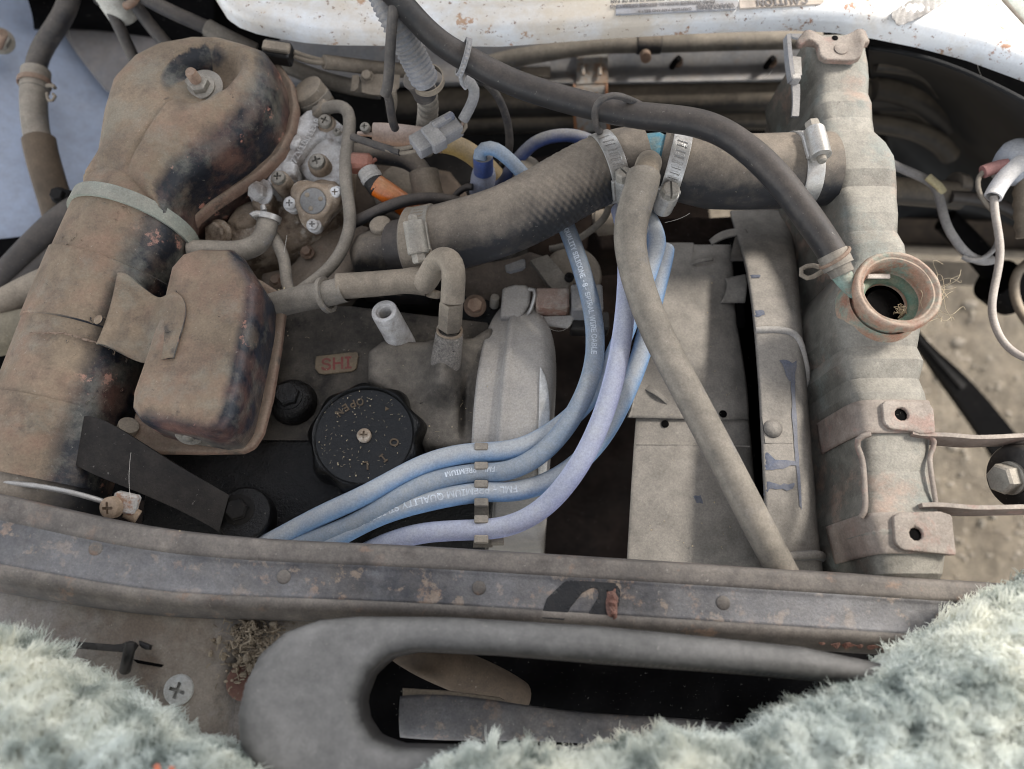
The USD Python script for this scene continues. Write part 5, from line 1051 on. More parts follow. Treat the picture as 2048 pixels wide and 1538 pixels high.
sh.part('throat_shade_plate', sheet(refine(px_grid([[(1440, 470, -40), (1640, 470, -40)], [(1470, 800, -40), (1660, 800, -40)], [(1500, 1240, -48), (1680, 1240, -48)]]), 10, 6), .002), void_m, True)  # black plate put in to darken the gap behind the ring
sh.part('rim_gap_shade', plate(Z((1474, 560, iz(560) + 1.7), (1484, 560, iz(560) + 1.7), (1492, 655, iz(655) + 1.7), (1474, 655, iz(655) + 1.9)), .0005), void_m, False)  # thin black plate standing for the shadow gap beside the rim
sh.part('top_lip', sheet(refine(px_grid([[(1418, 480, -2), (1452, 460, 2), (1492, 459, 3)], [(1424, 490, -2), (1462, 474, 1), (1500, 472, 3)]]), 6, 20), .0012), shroud_m, True)
sh.part('top_lip', sheet(refine(px_grid([[(1498, 462, 2), (1525, 463, 2)], [(1496, 474, 2), (1520, 477, 2)]]), 6, 6), .0012), shroud_m, True)
# grey back plate of the shroud rising behind the hoses
bp = refine(px_grid([[(1556, 168, -26), (1580, 170, -24), (1640, 172, -28)], [(1536, 240, -24), (1570, 242, -22), (1646, 244, -28)], [(1500, 380, -22), (1560, 382, -16), (1660, 384, -28)], [(1470, 474, -14), (1540, 474, -8), (1650, 474, -26)], [(1460, 520, -10), (1540, 520, -6), (1650, 520, -26)]]), 60, 30)
sh.part('back_plate', sheet(bp, .0015), M('plain_grey_plastic', (66, 64, 62), (128, 114, 98), up=.55, side=.15, blot=.3, bscale=24, bump=.2), True)
# wiped marks on the rim where the dust is gone and the blue grey plastic shows
scuff_m = M('wiped_blue_plastic', (84, 92, 112), (140, 132, 124), up=.25, side=.1, rough=.45, blot=.7, bscale=90, bump=.2)
rg2 = refine(px_grid([[(l, y, iz(y) + 1.4), (1500, y, iz(y) + 1.4)] for y, l in ((486, 1290), (700, 1280), (840, 1270), (1140, 1250))]), 60, 60)
def scuff(pts, grid_, zr, name='scuff_mark'):
    pl = plan(pts, zr); q = grid_.reshape(-1, 3); kt_ = cKDTree(q[:, :2])
    def top(x, y, d):
        dd, ii = kt_.query(np.c_[x, y], 4); w = 1 / np.maximum(dd, 1e-5) ** 2
        return (q[ii, 2] * w).sum(1) / w.sum(1) + .0004
    for g_ in getattr(pl, 'geoms', [pl]): sh.part(name, relief(g_, top, 0, .0012), scuff_m, True)
scuff(wob([(1555, 722), (1592, 724), (1588, 764), (1576, 760)], 4, 2.5), og_, 30)
scuff(wob([(1578, 762), (1588, 764), (1590, 860), (1596, 930), (1606, 1018), (1600, 1010), (1588, 920), (1582, 850)], 5, 1.5), og_, 30)
scuff(wob([(1527, 905), (1548, 922), (1592, 922), (1592, 936), (1540, 942), (1528, 940)], 4, 2.5), og_, 30)
scuff(wob([(1528, 962), (1560, 970), (1588, 968), (1586, 976), (1540, 980), (1530, 990)], 4, 2.5), og_, 30)
scuff(wob([(1506, 620), (1526, 620), (1530, 632), (1508, 634)], 4, 2), og_, 26)
scuff(wob([(1498, 552), (1520, 550), (1520, 556), (1500, 558)], 3, 1.5), og_, 20)
scuff(wob([(1380, 966), (1396, 968), (1408, 1018), (1402, 1022), (1388, 996)], 4, 2.5), np.concatenate([px_grid([[(1200 + 10 * i, 880 + 10 * j, iz(880 + 10 * j) - .6) for i in range(40)] for j in range(30)])]), -4)
# ------------------------------------------------------------------ white body panel with its stickers
WZ = 54
wp = Thing('body_panel', 'rust specked white body panel with stickers across the top of the engine bay', 'body panel', P(1300, 30, WZ))
wpl = plan([(x, y - 22 * min(1, max(0, (x - 400) / 150)) - 2) for x, y in [(380, -90), (432, 0), (446, 24), (470, 44), (505, 62), (545, 76), (600, 86), (660, 91), (760, 92), (860, 92), (1000, 94), (1110, 86), (1200, 79), (1350, 70), (1500, 63), (1600, 61), (1680, 66), (1760, 78), (1850, 96), (1950, 122), (2060, 162), (2140, 196)]] + [(2200, 60), (2060, 60), (2030, 30), (2000, 0), (1960, -90)], WZ - 6, .003)
dish = LineString([P(*q, WZ)[:2] for q in ((560, -60), (640, 24), (760, 48), (860, 40))])
def wz(x, y, d):
    dd = shapely.distance(dish, shapely.points(x, y))
    lipd = np.clip(d - .012, 0, .02) / .02
    return WZ * 1e-3 - .0045 * np.exp(-(dd / .016) ** 2) - .0 * lipd + .0016 * np.exp(-((d - .014) / .004) ** 2)
wp.part('panel', relief(wpl, wz, .0075, .003, (WZ - 16) * 1e-3, rr=7), white_m, True)
def sticker(px, z=WZ + .9, mat=sticker_m, name='sticker', th=.0006):
    pl = plan(px, z)
    return wp.part(name, relief(pl, lambda x, y, d: wz(x, y, d * 0 + 1) + (z - WZ) * 1e-3, 0, .004, (WZ - .5) * 1e-3), mat, False)
sticker([(1231, -40), (1232, 28), (1476, 17), (1476, -40)])
sticker([(1479, -40), (1479, 16), (1648, 7), (1646, -40)], mat=stickerb_m)
SZ = WZ + 1.5
def wtext(t, px, py, hpx, right, mat=ink_m):
    o = P(px, py, SZ); wp.part('lettering', flat_text(t, hpx * mpp(px, py, SZ), o, P(px - 100, py + 5, SZ) - o, (0, -1, 0), .0002), mat, False)
wtext('CAUTION', 1565, 3, 16, 0)
wtext('WARNING', 1432, 12, 11, 0)
for j, (t, y) in enumerate((('READ OWNERS MANUAL BEFORE OPERATING', 2), ('KEEP HANDS AND CLOTHING CLEAR OF FAN', -8))): wtext(t, 1325, y + 6, 7, 0)
wtext('CAUTION: FAN AND BELTS', 1330, 20, 6, 0)
# crumpled old sticker at the sunlit end
cg = refine(px_grid([[(1782, 26, WZ + .8), (1830, -4, WZ + 2.2), (1880, -30, WZ + .9)], [(1788, 40, WZ + 1.6), (1836, 12, WZ + .7), (1886, -14, WZ + 2.2)], [(1798, 52, WZ + .7), (1850, 28, WZ + 2.4), (1898, -2, WZ + .7)]]), 14, 24)
cg[..., 2] += .0006 * np.sin(np.arange(24)[None, :] * 1.7 + np.arange(14)[:, None])
wp.part('torn_sticker', sheet(cg, .0004), M('torn_sticker_paper', (196, 190, 182), (150, 140, 128), up=.5, side=.3, blot=.8, bscale=120, bump=.5), True)
wp.part('seam_strip', T([(1975, -40, WZ - 2), (2002, 2, WZ - 2), (2030, 36, WZ - 2), (2060, 70, WZ - 2)], 9, 10), M('dark_seal', (70, 60, 48), up=.4, side=.2), True)
solo('outer_body_edge', relief(plan([(1990, -90), (2010, 0), (2040, 34), (2090, 76), (2300, 60), (2300, -90)], WZ - 8), lambda x, y, d: (WZ - 9) * 1e-3 + 0 * x, .003, .006, (WZ - 20) * 1e-3), M('grey_green_paint', (140, 148, 136), up=.2, side=.1, rough=.4, bump=.1), 'grey green body edge past the dark seam at the top corner', 'body panel', smooth=True)
# ------------------------------------------------------------------ wall, pipes and straps behind the engine
wg = refine(px_grid([[(560, 60, -40), (1000, 62, -40), (1640, 50, -40)], [(560, 104, -42), (1000, 108, -42), (1640, 100, -42)], [(560, 128, -48), (1000, 138, -48), (1640, 128, -48)], [(560, 150, -46), (1000, 162, -46), (1640, 152, -46)], [(560, 176, -50), (1000, 172, -60), (1640, 162, -60)]]), 40, 40)
solo('chassis_wall', sheet(wg, .002), greywall_m, 'grey painted chassis wall behind the engine under the white panel', 'chassis wall', smooth=True)
for x in (1350, 1538):
    s_ = Thing('wall_stud', {1350: 'small dark stud on the grey chassis wall near the big black hose', 1538: 'small dark stud on the grey chassis wall beside the radiator end'}[x], 'stud', P(x, 128, -40))
    s_.part('pin', T([(x - 6, 134, -44), (x, 124, -36), (x + 8, 116, -30)], 6, 10), void_m, True)
    s_.part('base', T([(x + 6, 126, -46), (x + 6, 122, -42)], 10, 10), rustbolt_m, True)
wh = Thing('wall_hose', 'grey black hose clipped along the wall just below the white panel', 'hose', P(1200, 90, -30))
wh.part('hose', T([(960, 135, -44), (1020, 118, -36), (1100, 104, -30), (1180, 92, -28), (1290, 88, -28), (1450, 84, -28), (1640, 80, -28)], 17, 18), hosegrey_m, True)
wh.part('sleeve', T([(1274, 88, -28), (1320, 87, -28)], 20, 18), rubber_m, True)
wh.part('screw', T([(1290, 108, -30), (1292, 116, -26)], 11, 12), rustbolt_m, True)
pa = Thing('coolant_pipe', 'thick dusty dark pipe crossing behind the engine', 'pipe', P(1200, 200, -70))
pa.part('tube', T([(780, 216, -76), (900, 208, -72), (1000, 204, -70), (1200, 200, -68), (1400, 196, -68), (1545, 194, -68), (1700, 192, -70), (1830, 196, -80), (1920, 230, -100), (1980, 290, -130)], 31, 24), pipe_m, True)
pb = Thing('coolant_pipe', 'thinner dusty pipe running just below the thick one', 'pipe', P(1100, 248, -80))
pb.part('tube', T([(860, 256, -86), (1000, 248, -84), (1150, 244, -82), (1350, 240, -82), (1560, 240, -82), (1720, 244, -84), (1830, 262, -94), (1900, 310, -120)], 19, 20), pipe_m, True)
for lab, g in (('upper', [[(1152, 102, -40), (1216, 98, -40)], [(1154, 135, -42), (1216, 132, -42)], [(1152, 168, -46), (1216, 166, -46)]]), ('lower', [[(1146, 172, -46), (1213, 170, -46)], [(1147, 186, -39), (1213, 184, -39)], [(1150, 222, -52), (1213, 220, -52)], [(1152, 238, -60), (1214, 236, -60)], [(1152, 264, -74), (1214, 262, -74)]])):
    t = Thing('pipe_strap', {'upper': 'rust edged pale strap welded to the grey chassis wall', 'lower': 'rust edged pale strap wrapping the thick pipe'}[lab], 'strap', P(1180, 150, -45), None)
    t.part('strip', sheet(refine(px_grid(g), 24, 8), .0016), rustystrap_m, 40)
    if lab == 'upper':
        for x in (1166, 1200): t.part('rib', T([(x, 130, -41), (x, 140, -40), (x, 150, -41)], 4, 8), rustystrap_m, True)
    else:
        for x in (1148, 1213): t.part('edge', T([(x, 170, -45), (x, 186, -38), (x + 1, 222, -51), (x + 4, 264, -72)], 3, 8), M('orange_rust_edge_%d' % x, (156, 92, 48), up=.2, side=.1, bump=.5), True)
sp = Thing('wall_plate', 'small beige plate on the grey wall beside the rust edged strap', 'plate', P(1065, 148, -44))
sp.part('lower_box', boxm(P(1070, 148, -46), (.0118, .004, .004), frame((0, -.3, 1)), .0008), hosetan_m, 30)
sp.part('upper_plate', plate(Z((1036, 118, -44), (1100, 116, -44), (1102, 138, -45), (1036, 140, -45)), .002), greywall_m, 30)
# far dark background: bulkhead and the wheel house at the right
bk = refine(np.array([[[-.6, .42, .16], [.75, .42, .16]], [[-.6, .36, -.10], [.75, .36, -.10]], [[-.6, .33, -.27], [.75, .33, -.27]]]), 10, 10)
solo('bulkhead', sheet(bk, .002), void_m, 'black bulkhead behind the pipes with shade in its colour', 'bulkhead')  # black sheet; shade behind the pipes is in its colour
wr = refine(px_grid([[(1740, 90, 30), (1850, 110, 40), (1960, 150, 50), (2060, 200, 60), (2250, 300, 60)], [(1740, 130, -30), (1850, 140, -20), (1960, 190, 0), (2060, 260, 20), (2250, 360, 30)], [(1760, 220, -130), (1850, 240, -130), (1950, 300, -120), (2060, 380, -100), (2250, 460, -60)], [(1780, 330, -200), (1850, 350, -210), (1950, 400, -220), (2060, 450, -220), (2250, 500, -200)], [(1790, 470, -240), (1860, 480, -250), (1950, 490, -260), (2060, 500, -260), (2250, 520, -260)]]), 40, 40)
solo('wheel_house', sheet(wr, .003), M('wheel_house_shade_black', (12, 12, 12), (40, 35, 30), up=.1, side=.05, blot=.4, bscale=14, bump=.6, bdist=.001), 'black wheel house past the radiator, its shadow put into the colour', 'wheel house', smooth=True)  # dark sheet for the cavity, shade blackened into its colour
wa = Thing('wheel_house_rib', 'dim beige curved rib inside the black wheel house', 'rib')
wa.part('rib', T([(1752, 132, -20), (1810, 138, -24), (1850, 152, -36), (1880, 186, -60)], 12, 12), pipe_m, True)
wa.part('rib', T([(1745, 178, -60), (1800, 186, -66), (1850, 210, -80), (1890, 250, -110)], 24, 14), pipe_m, True)
lg = Thing('lower_chassis_rail', 'dark brown chassis rail with a beige edge above the soil', 'rail', P(1960, 530, -240))
lg.part('web', sheet(refine(px_grid([[(1790, 436, -230), (2250, 452, -230)], [(1800, 505, -240), (2250, 520, -240)]]), 6, 20), .003), M('dark_brown_metal', (58, 46, 36), (110, 88, 64), up=.4, side=.15, blot=.5, bump=.5), 30)  # dark brown web, beige edge and flange
lg.part('edge', T([(1790, 498, -236), (1900, 502, -236), (2040, 508, -236), (2250, 516, -236)], 9, 10), hosetan_m, True)
lg.part('flange', sheet(refine(px_grid([[(1800, 520, -246), (2250, 534, -246)], [(1820, 568, -250), (2250, 574, -250)]]), 6, 20), .003), hosetan_m, 30)
# ------------------------------------------------------------------ loom, conduit and connectors at the top
cd = Thing('corrugated_conduit', 'dust grey corrugated conduit dropping from the white panel to the engine', 'conduit', P(820, 100, 80))
def conduit(pts, r, nrib):
    w = spl([P(*q) for q in pts], .0009); rr = r * np.median([mpp(*q) for q in pts])
    L = np.linalg.norm(np.diff(w, axis=0), axis=1).sum()
    return tube(w, rr, 22, rfun=lambda u, a: 1 + .085 * np.tanh(2.2 * np.sin(u * 2 * np.pi * nrib)))
cu = conduit([(748, -60, 134), (766, -10, 130), (790, 42, 122), (816, 92, 110), (840, 140, 98), (850, 160, 92)], 28, 24)
cd.part('upper_length', cu, M('grey_conduit_plastic', (104, 106, 112), (150, 136, 118), up=.6, side=.1, rough=.5, blot=.3, bscale=40, bump=.15), True)
cd.part('lower_length', conduit([(836, 150, 84), (850, 176, 74), (856, 210, 60), (854, 240, 44), (850, 300, 10)], 20, 14), hosegrey_m, True)
cd.part('wrap', T([(826, 156, 92), (842, 172, 84), (850, 188, 76)], 24, 18), wireblack_m, True)
cd.part('collar', ring_on(P(855, 160, 90), P(856, 190, 76) - P(840, 140, 98), 31 * mpp(855, 160, 90), .004, .0008, 30), hosetan_m, 40)
bw = Thing('loom_wire', 'dark blue grey loom wire hanging in front of the conduit', 'wire', P(785, 60, 130))
bw.part('sleeve', T([(796, -60, 146), (790, 0, 140), (784, 50, 130), (780, 110, 116), (776, 165, 104), (770, 190, 98)], 11, 14), wireblack_m, True)
bw.part('end', T([(772, 186, 98), (778, 200, 90), (782, 225, 78), (790, 256, 60)], 8.5, 12), wireblack_m, True)
bw.part('branch', T([(786, 180, 92), (788, 205, 82), (784, 224, 76)], 7, 10), hosetan_m, True)
cb1 = Thing('wall_connector', 'black and beige plug connector hanging beside the duct horn', 'connector', P(557, 105, 40))
cb1.part('body', boxm(P(557, 106, 40), (.0088, .0058, .0058), frame((0, -.2, 1), (.15, 1, 0)), .001), blackp_m, 30)
cb1.part('top_shell', boxm(P(553, 94, 47), (.0088, .0032, .0018), frame((0, -.2, 1), (.15, 1, 0)), .0008), hosetan_m, 30)
cb1.part('wire', T([(588, 104, 40), (610, 112, 36), (650, 122, 30)], 5, 8), hosetan_m, True)
cb1.part('wire', T([(588, 112, 38), (615, 122, 34), (650, 126, 30)], 5, 8), hosetan_m, True)
cb1.part('sleeve', T([(648, 124, 30), (700, 130, 22), (770, 138, 14), (860, 142, 6)], 14, 14), hosetan_m, True)
kb = Thing('wall_hose', 'dark hose slanting down from the connector behind the carburettor', 'hose', P(640, 150, 10))
kb.part('hose', T([(565, 126, 14), (610, 146, 10), (680, 168, 4), (760, 182, 0)], 16, 14), hosegrey_m, True)
bk_ = Thing('loom_bracket', 'beige folded bracket with a hexagon bolt beside the loom wire', 'bracket', P(740, 165, 20))
bk_.part('plate', sheet(refine(px_grid([[(722, 150, 22), (770, 148, 22), (800, 150, 20)], [(724, 184, 20), (770, 188, 20), (798, 176, 18)]]), 8, 14), .002), hosetan_m, 40)
bk_.part('wing', plate(Z((704, 150, 22), (720, 146, 24), (716, 178, 22), (700, 184, 20)), .002), hosetan_m, 30)
bk_.part('bolt_head', hexhead(P(735, 155, 22), (0, -.3, 1), .0036, .0045, .0046), hosetan_m, 25)
rc = Thing('hose_tie', 'ribbed grey cable tie looped round the big black hose', 'cable tie', P(935, 120, 112))
tI = int(np.argmin(np.linalg.norm(w4 - P(934, 118, 111), axis=1))); tax = nrm(w4[tI + 2] - w4[tI - 2])
rc.part('strap', ring_on(w4[tI] - tax * .001, nrm(tax + [0.25, .1, 0]), 33 * mpp(934, 118, 111), .0030, .0012, 40), conn_m, 40)
for a in np.linspace(1.5, 3.4, 9): 
    B_ = frame(nrm(tax + [0.25, .1, 0])); rc.part('tooth', boxm(w4[tI] - tax * .001 + (33 * mpp(934, 118, 111) + .0014) * (math.cos(a) * B_[0] + math.sin(a) * B_[1]), (.0006, .0013, .0006)), conn_m, False)
rc.part('tail', T([(925, 142, 104), (922, 160, 98), (932, 176, 92)], 5, 8), conn_m, True)
sl = Thing('sensor_wire', 'dark sleeved wire arching down behind the radiator hose', 'wire', P(1000, 200, 60))
sl.part('sleeve', T([(900, 110, 60), (920, 128, 70), (945, 148, 80), (978, 172, 70), (1002, 206, 56), (1016, 250, 40), (1018, 296, 26), (1005, 330, 14)], 8, 12), wireblack_m, True)
sb2 = Thing('connector_sleeve', 'flattened grey sleeve feeding two thin wires into the grey plug', 'wire sleeve', P(945, 200, 70))
sb2.part('sleeve', T([(930, 160, 84), (948, 178, 80), (944, 205, 74), (926, 240, 66)], 11, 14), conn_m, True)
sb2.part('wire', T([(928, 236, 66), (922, 252, 64), (908, 250, 62)], 4, 8), pinktube_m, True)
sb2.part('wire', T([(930, 240, 66), (928, 262, 62), (912, 262, 61)], 4.5, 8), hosetan_m, True)
pc = Thing('plug_connector', 'two part grey plug connector lying across the beige sleeve', 'connector', P(870, 275, 62))
Bc = frame((0, -.25, 1), nrm(np.array([-.55, 1, 0.]))) 
xa = nrm(P(918, 245, 62) - P(826, 296, 62)); ya = np.cross([0, 0, 1], xa); za = nrm(np.cross(xa, ya)); Bc = np.stack([xa, ya, za])
pc.part('female_half', boxm(P(852, 283, 62), (.0078, .0066, .0042), Bc, .0008), conn_m, 30)
pc.part('male_half', boxm(P(893, 258, 62), (.0076, .0070, .0046), Bc, .0008), conn_m, 30)
pc.part('rib', boxm(P(868, 276, 64.5), (.0045, .0076, .0044), Bc, .0008), conn_m, 30)
pc.part('latch', boxm(P(884, 244, 68), (.0060, .0018, .0022), Bc, .0006), conn_m, 30)
pc.part('latch_clip', boxm(P(898, 236, 68), (.0032, .0016, .0024), Bc, .0005), M('blue_grey_clip', (104, 112, 132), up=.3, side=.1, bump=.15), 30)
pc.part('wire', T([(704, 273, 50), (740, 286, 52), (775, 297, 54), (800, 304, 56)], 7.5, 10), wireblack_m, True)
pc.part('wire', T([(772, 296, 54), (800, 298, 57), (832, 290, 60)], 4.5, 8), hosetan_m, True)
pc.part('wire', T([(772, 299, 54), (805, 306, 56), (838, 300, 60)], 4.5, 8), hosetan_m, True)
ps = Thing('dusty_pink_sleeve', 'dusty pink amber sleeve behind the grey plug connector', 'tube', P(800, 270, 40))
ps.part('sleeve', T([(748, 268, 42), (790, 270, 42), (840, 276, 42), (885, 284, 40)], np.float64(22), 22), pinktube_m, True)
ps.part('tail', T([(885, 286, 40), (930, 300, 34), (965, 326, 26), (990, 352, 18)], 20, 22), ambery_m, True)
ps.part('clip', T([(716, 268, 44), (735, 268, 45), (748, 270, 45)], 5, 8), pinktube_m, True)
ps.part('screw', crossed(P(732, 258, 48), (-.1, -.2, 1), 10 * mpp(732, 258, 48), .004), bolt_m, 30)
# ------------------------------------------------------------------ amber vacuum pipe with orange joint
av = Thing('amber_vacuum_pipe', 'amber vacuum pipe with an orange elbow and black collar', 'vacuum pipe', P(780, 390, 20))
av.part('elbow', boxm(P(722, 327, 34), (.0074, .0052, .0060), frame((0, -.15, 1), (.05, 1, 0)), .0022), orange_m, 35)
av.part('pin', T([(740, 326, 36), (752, 318, 36)], 4, 8), orange_m, True)
av.part('collar', cat_([T([(735, 342, 34), (746, 362, 33)], 21, 20, cap=True), T([(741, 353, 33.6), (744, 358, 33.3)], 22.5, 20)]), M('pale_ring', (170, 166, 158), up=.4, side=.1, bump=.2), True)
av.part('black_collar', T([(743, 357, 33), (758, 379, 31)], 21, 20), blackp_m, True)
av.part('pipe', T([(752, 370, 32), (785, 392, 28), (815, 416, 22), (845, 452, 14), (870, 500, 4)], 22, 22), amber_m, True)
ds_ = Thing('distributor', 'dust covered distributor body with round cap behind the amber pipe', 'distributor', P(820, 370, 0))
ds_.part('cap', lathe([(.0175, -.03), (.0175, -.004), (.0160, .003), (.0125, .006), (.004, .0068), (.0001, .0068)], P(806, 376, -4), (.05, -.1, 1), 32), hosetan_m, True)
ds_.part('outlet', T([(868, 420, 10), (856, 385, 14), (848, 345, 18)], 30, 24, hollow=.8), hosetan_m, True)
ds_.part('rubber_sleeve', T([(700, 305, 20), (770, 310, 20), (820, 322, 20), (846, 352, 18)], 20, 18), rubber_m, True)
ds_.part('ring', T([(755, 395, 8), (770, 420, 4), (800, 438, 0), (830, 442, 0)], 7, 12), hosegrey_m, True)
bp_ = Thing('vacuum_hose', 'plain black vacuum hose crossing in front of the amber pipe', 'hose', P(780, 420, 30))
bp_.part('hose', T([(700, 448, 26), (735, 432, 30), (790, 408, 34), (845, 397, 34), (900, 401, 30), (935, 412, 22)], 12, 14), rubber2_m, True)
bl = Thing('vacuum_hose', 'thin black hose curling from the blue spark plug boot behind the thick radiator hose', 'hose', P(930, 390, 20))
bl.part('hose', T([(895, 425, 16), (908, 396, 22), (925, 378, 26), (945, 374, 28)], 7, 10), rubber2_m, True)
# spark plug boots
sb3 = Thing('spark_plug_boot', 'blue topped grey spark plug boot with its lead folded over the top', 'spark plug boot', P(965, 360, 10))
sb3.part('boot', T([(954, 420, -6), (960, 390, 10), (966, 360, 24, 25), (968, 340, 32, 22)], 22, 22), M('grey_boot_rubber', (138, 142, 162), (160, 156, 152), up=.7, side=.1, bump=.15), True, 'grey lower boot with a groove')
sb3.part('collar', T([(967, 344, 32), (966, 312, 44)], 20, 22), leadd_m, True)
sb3.part('groove', ring_on(P(960, 383, 13), P(968, 340, 32) - P(954, 420, -6), 24 * mpp(960, 383, 13), .0016, .0012, 30), blackp_m, 40)
sb3.part('lead', T([(960, 318, 46), (966, 300, 50), (985, 297, 52), (1010, 312, 50), (1035, 336, 46), (1060, 366, 40)], 14, 16), leadb_m, True)
sb4 = Thing('spark_plug_boot', 'dusty grey spark plug boot half hidden by the thick radiator hose', 'spark plug boot', P(1050, 350, 10))
sb4.part('boot', T([(1030, 400, -6), (1045, 360, 10), (1062, 328, 22)], 24, 20), hosegrey_m, True)
bl2 = Thing('ignition_lead', 'dark blue lead arching behind the radiator hose with dust on its crown', 'cable', P(1100, 290, 30), 'blue ignition leads')
bl2.part('sleeve', T([(1000, 372, 4), (1018, 344, 14), (1040, 314, 24), (1070, 286, 32), (1110, 272, 36), (1150, 272, 36), (1190, 286, 30), (1230, 310, 18)], 13, 16), leadd_m, True)
wl = Thing('loop_wire', 'thin grey black wire looped round the big black hose above the joint', 'wire', P(1220, 200, 80))
wl.part('wire', T([(1232, 290, 30), (1205, 268, 60), (1190, 238, 100), (1196, 206, 112), (1220, 192, 114), (1250, 196, 108), (1285, 212, 90), (1300, 222, 70)], 7, 12), wireblack_m, True)
# ------------------------------------------------------------------ carburettor
cz = 18
ca = Thing('carburettor', 'pale dusty aluminium carburettor with screws, round pump cover and cast number', 'carburettor', P(600, 340, 0))
bodyp = plan([(400, 480), (440, 440), (480, 400), (530, 350), (575, 300), (590, 250), (600, 226), (630, 214), (655, 218), (685, 240), (695, 275), (690, 330), (690, 380), (670, 430), (600, 470), (520, 500), (440, 520)], cz, .001)
def bz(x, y, d):
    q = np.stack([x, y, 0 * x], -1)
    return cz * 1e-3 + .012 * (meshkit.fbm(q * 55, 4, 12) - .5) + .0012 * (meshkit.noise(q * 300, 3) - .5) - .008
ca.part('body', relief(bodyp, bz, .005, .0018, -.05), alud_m, True)
def lump(pts, z, h, r, mat=alu_m, name='casting', seed=1, amp=.0022):
    pl = plan(pts, z, .0008)
    ca.part(name, relief(pl, lambda x, y, d: z * 1e-3 + amp * (meshkit.fbm(np.stack([x * 100, y * 100, 0 * x], -1), 3, seed) - .5), r, .0013, (z - h) * 1e-3, rr=5), mat, True)
lump([(592, 236), (612, 218), (640, 214), (662, 228), (684, 246), (690, 272), (676, 280), (655, 270), (632, 280), (612, 300), (590, 330), (566, 352), (540, 372), (528, 362), (546, 330), (572, 290)], 27, 22, .0035, name='top_casting', seed=4)
lump([(632, 268), (660, 262), (684, 278), (690, 320), (686, 370), (660, 376), (630, 366), (610, 350), (596, 330), (612, 298)], 23, 22, .005, name='side_casting', seed=5)
lump([(575, 268), (596, 262), (604, 278), (592, 296), (574, 292)], 30, 14, .003, name='boss', seed=6)
lump([(562, 322), (582, 316), (594, 326), (590, 348), (570, 352), (558, 340)], 30, 14, .003, name='boss', seed=7)
lump([(600, 366), (640, 352), (670, 356), (690, 378), (686, 400), (660, 396), (610, 400), (585, 420), (575, 402), (585, 380)], 26, 24, .005, mat=alud_m, name='pump_flange', seed=8)
lump([(505, 372), (530, 366), (546, 384), (540, 412), (520, 420), (500, 402)], 24, 24, .004, mat=alud_m, name='boss', seed=9)
lump([(470, 408), (505, 396), (520, 420), (500, 450), (470, 456), (450, 440)], 14, 24, .005, mat=alud_m, name='flange', seed=10)
lump([(420, 440), (456, 440), (468, 470), (440, 492), (410, 484)], 10, 24, .005, mat=alud_m, name='flange', seed=11)
# pump cover
B0 = frame(nrm([0.02, -.42, 1])); q0 = P(672, 386, 34) - P(630, 405, 32); PH = -3 * math.atan2(q0 @ B0[1], q0 @ B0[0])
pc_ = P(630, 405, 32); axp_ = nrm([0.02, -.42, 1])
ca.part('pump_cover', lathe([(.0140, -.012), (.0146, -.001), (.0140, .0012), (.0122, .002), (.0112, .0042), (.0098, .0052), (.0082, .0054), (.0080, .0046), (.0001, .0046)], pc_, axp_, 60, lobe=lambda a, i: 1 + .17 * np.cos(a * 3 + PH) * (i < 4)), alud_m, True)
ca.part('pump_disc', lathe([(.0078, .0042), (.0078, .0052), (.0070, .0058), (.0001, .0058)], pc_, axp_, 32), M('grey_disc_metal', (128, 127, 124), (120, 108, 92), up=.3, side=.1, rough=.5, bump=.4), True)
for a in (0.2, 2.3, 4.4):
    B_ = frame(axp_); ca.part('dimple', lathe([(.0016, 0), (.0014, .0004), (.0001, .0005)], pc_ + axp_ * .0056 + .0048 * (math.cos(a) * B_[0] + math.sin(a) * B_[1]), axp_, 14), hosetan_m, True)
for (x, y, z, r) in ((672, 386, 34, 11), (582, 408, 33, 12), (627, 450, 30, 11)):
    ca.part('cover_screw', cat_([crossed(P(x, y, z), axp_, r * mpp(x, y, z), .0042), lathe([(r * 1.35 * mpp(x, y, z), -.008), (r * 1.35 * mpp(x, y, z), -.0005), (r * mpp(x, y, z), .0003)], P(x, y, z), axp_, 18)]), alu_m, 30)
for (x, y, z, r) in ((652, 246, 29, 14), (636, 326, 30, 16), (559, 358, 34, 14), (676, 268, 26, 8)):
    rr_ = r * mpp(x, y, z)
    ca.part('screw_boss', lathe([(rr_ * 1.45, -.016), (rr_ * 1.4, -.004), (rr_ * 1.3, 0), (rr_, .0005)], P(x, y, z), (-.05, -.15, 1), 24), alud_m, True)
    ca.part('screw', crossed(P(x, y, z), (-.05, -.15, 1), rr_, .0042, (rng.normal(), 1, 0)), bolt_m, 30)
ca.part('hex_plug', hexhead(P(524, 386, 24), (-.35, -.35, .9), .0062, .0065, .0085), alu_m, 25)
ca.part('hex_plug', hexhead(P(440, 468, 14), (-.3, -.5, .8), .0075, .006, .009), alud_m, 25)
ca.part('cast_number', flat_text('7ZV1001E48', 13 * mpp(610, 285, 30), P(612, 282, 28.9), P(640, 232, 30) - P(585, 326, 30), P(600, 270, 30) - P(620, 290, 30), .0007, bold=True), alu_m, False)
ca.part('link_tab', plate(Z((690, 238, 30), (700, 250, 30), (706, 280, 28), (696, 276, 28)), .002), steel_m, 30)
sol = Thing('idle_solenoid', 'beige dusted round solenoid peeking out behind the carburettor', 'solenoid', P(628, 192, 20))
sol.part('can', T([(640, 216, 12), (628, 198, 20), (612, 178, 28)], 34, 28), hosetan_m, True)
sol.part('face_ring', T([(632, 206, 18), (624, 194, 22)], 36, 28), hosegrey_m, True)
sol.part('stub', T([(600, 196, 22), (590, 214, 16)], 14, 14), hosetan_m, True)
sol.part('stub', T([(636, 214, 30), (644, 220, 28)], 20, 18), hosetan_m, True)
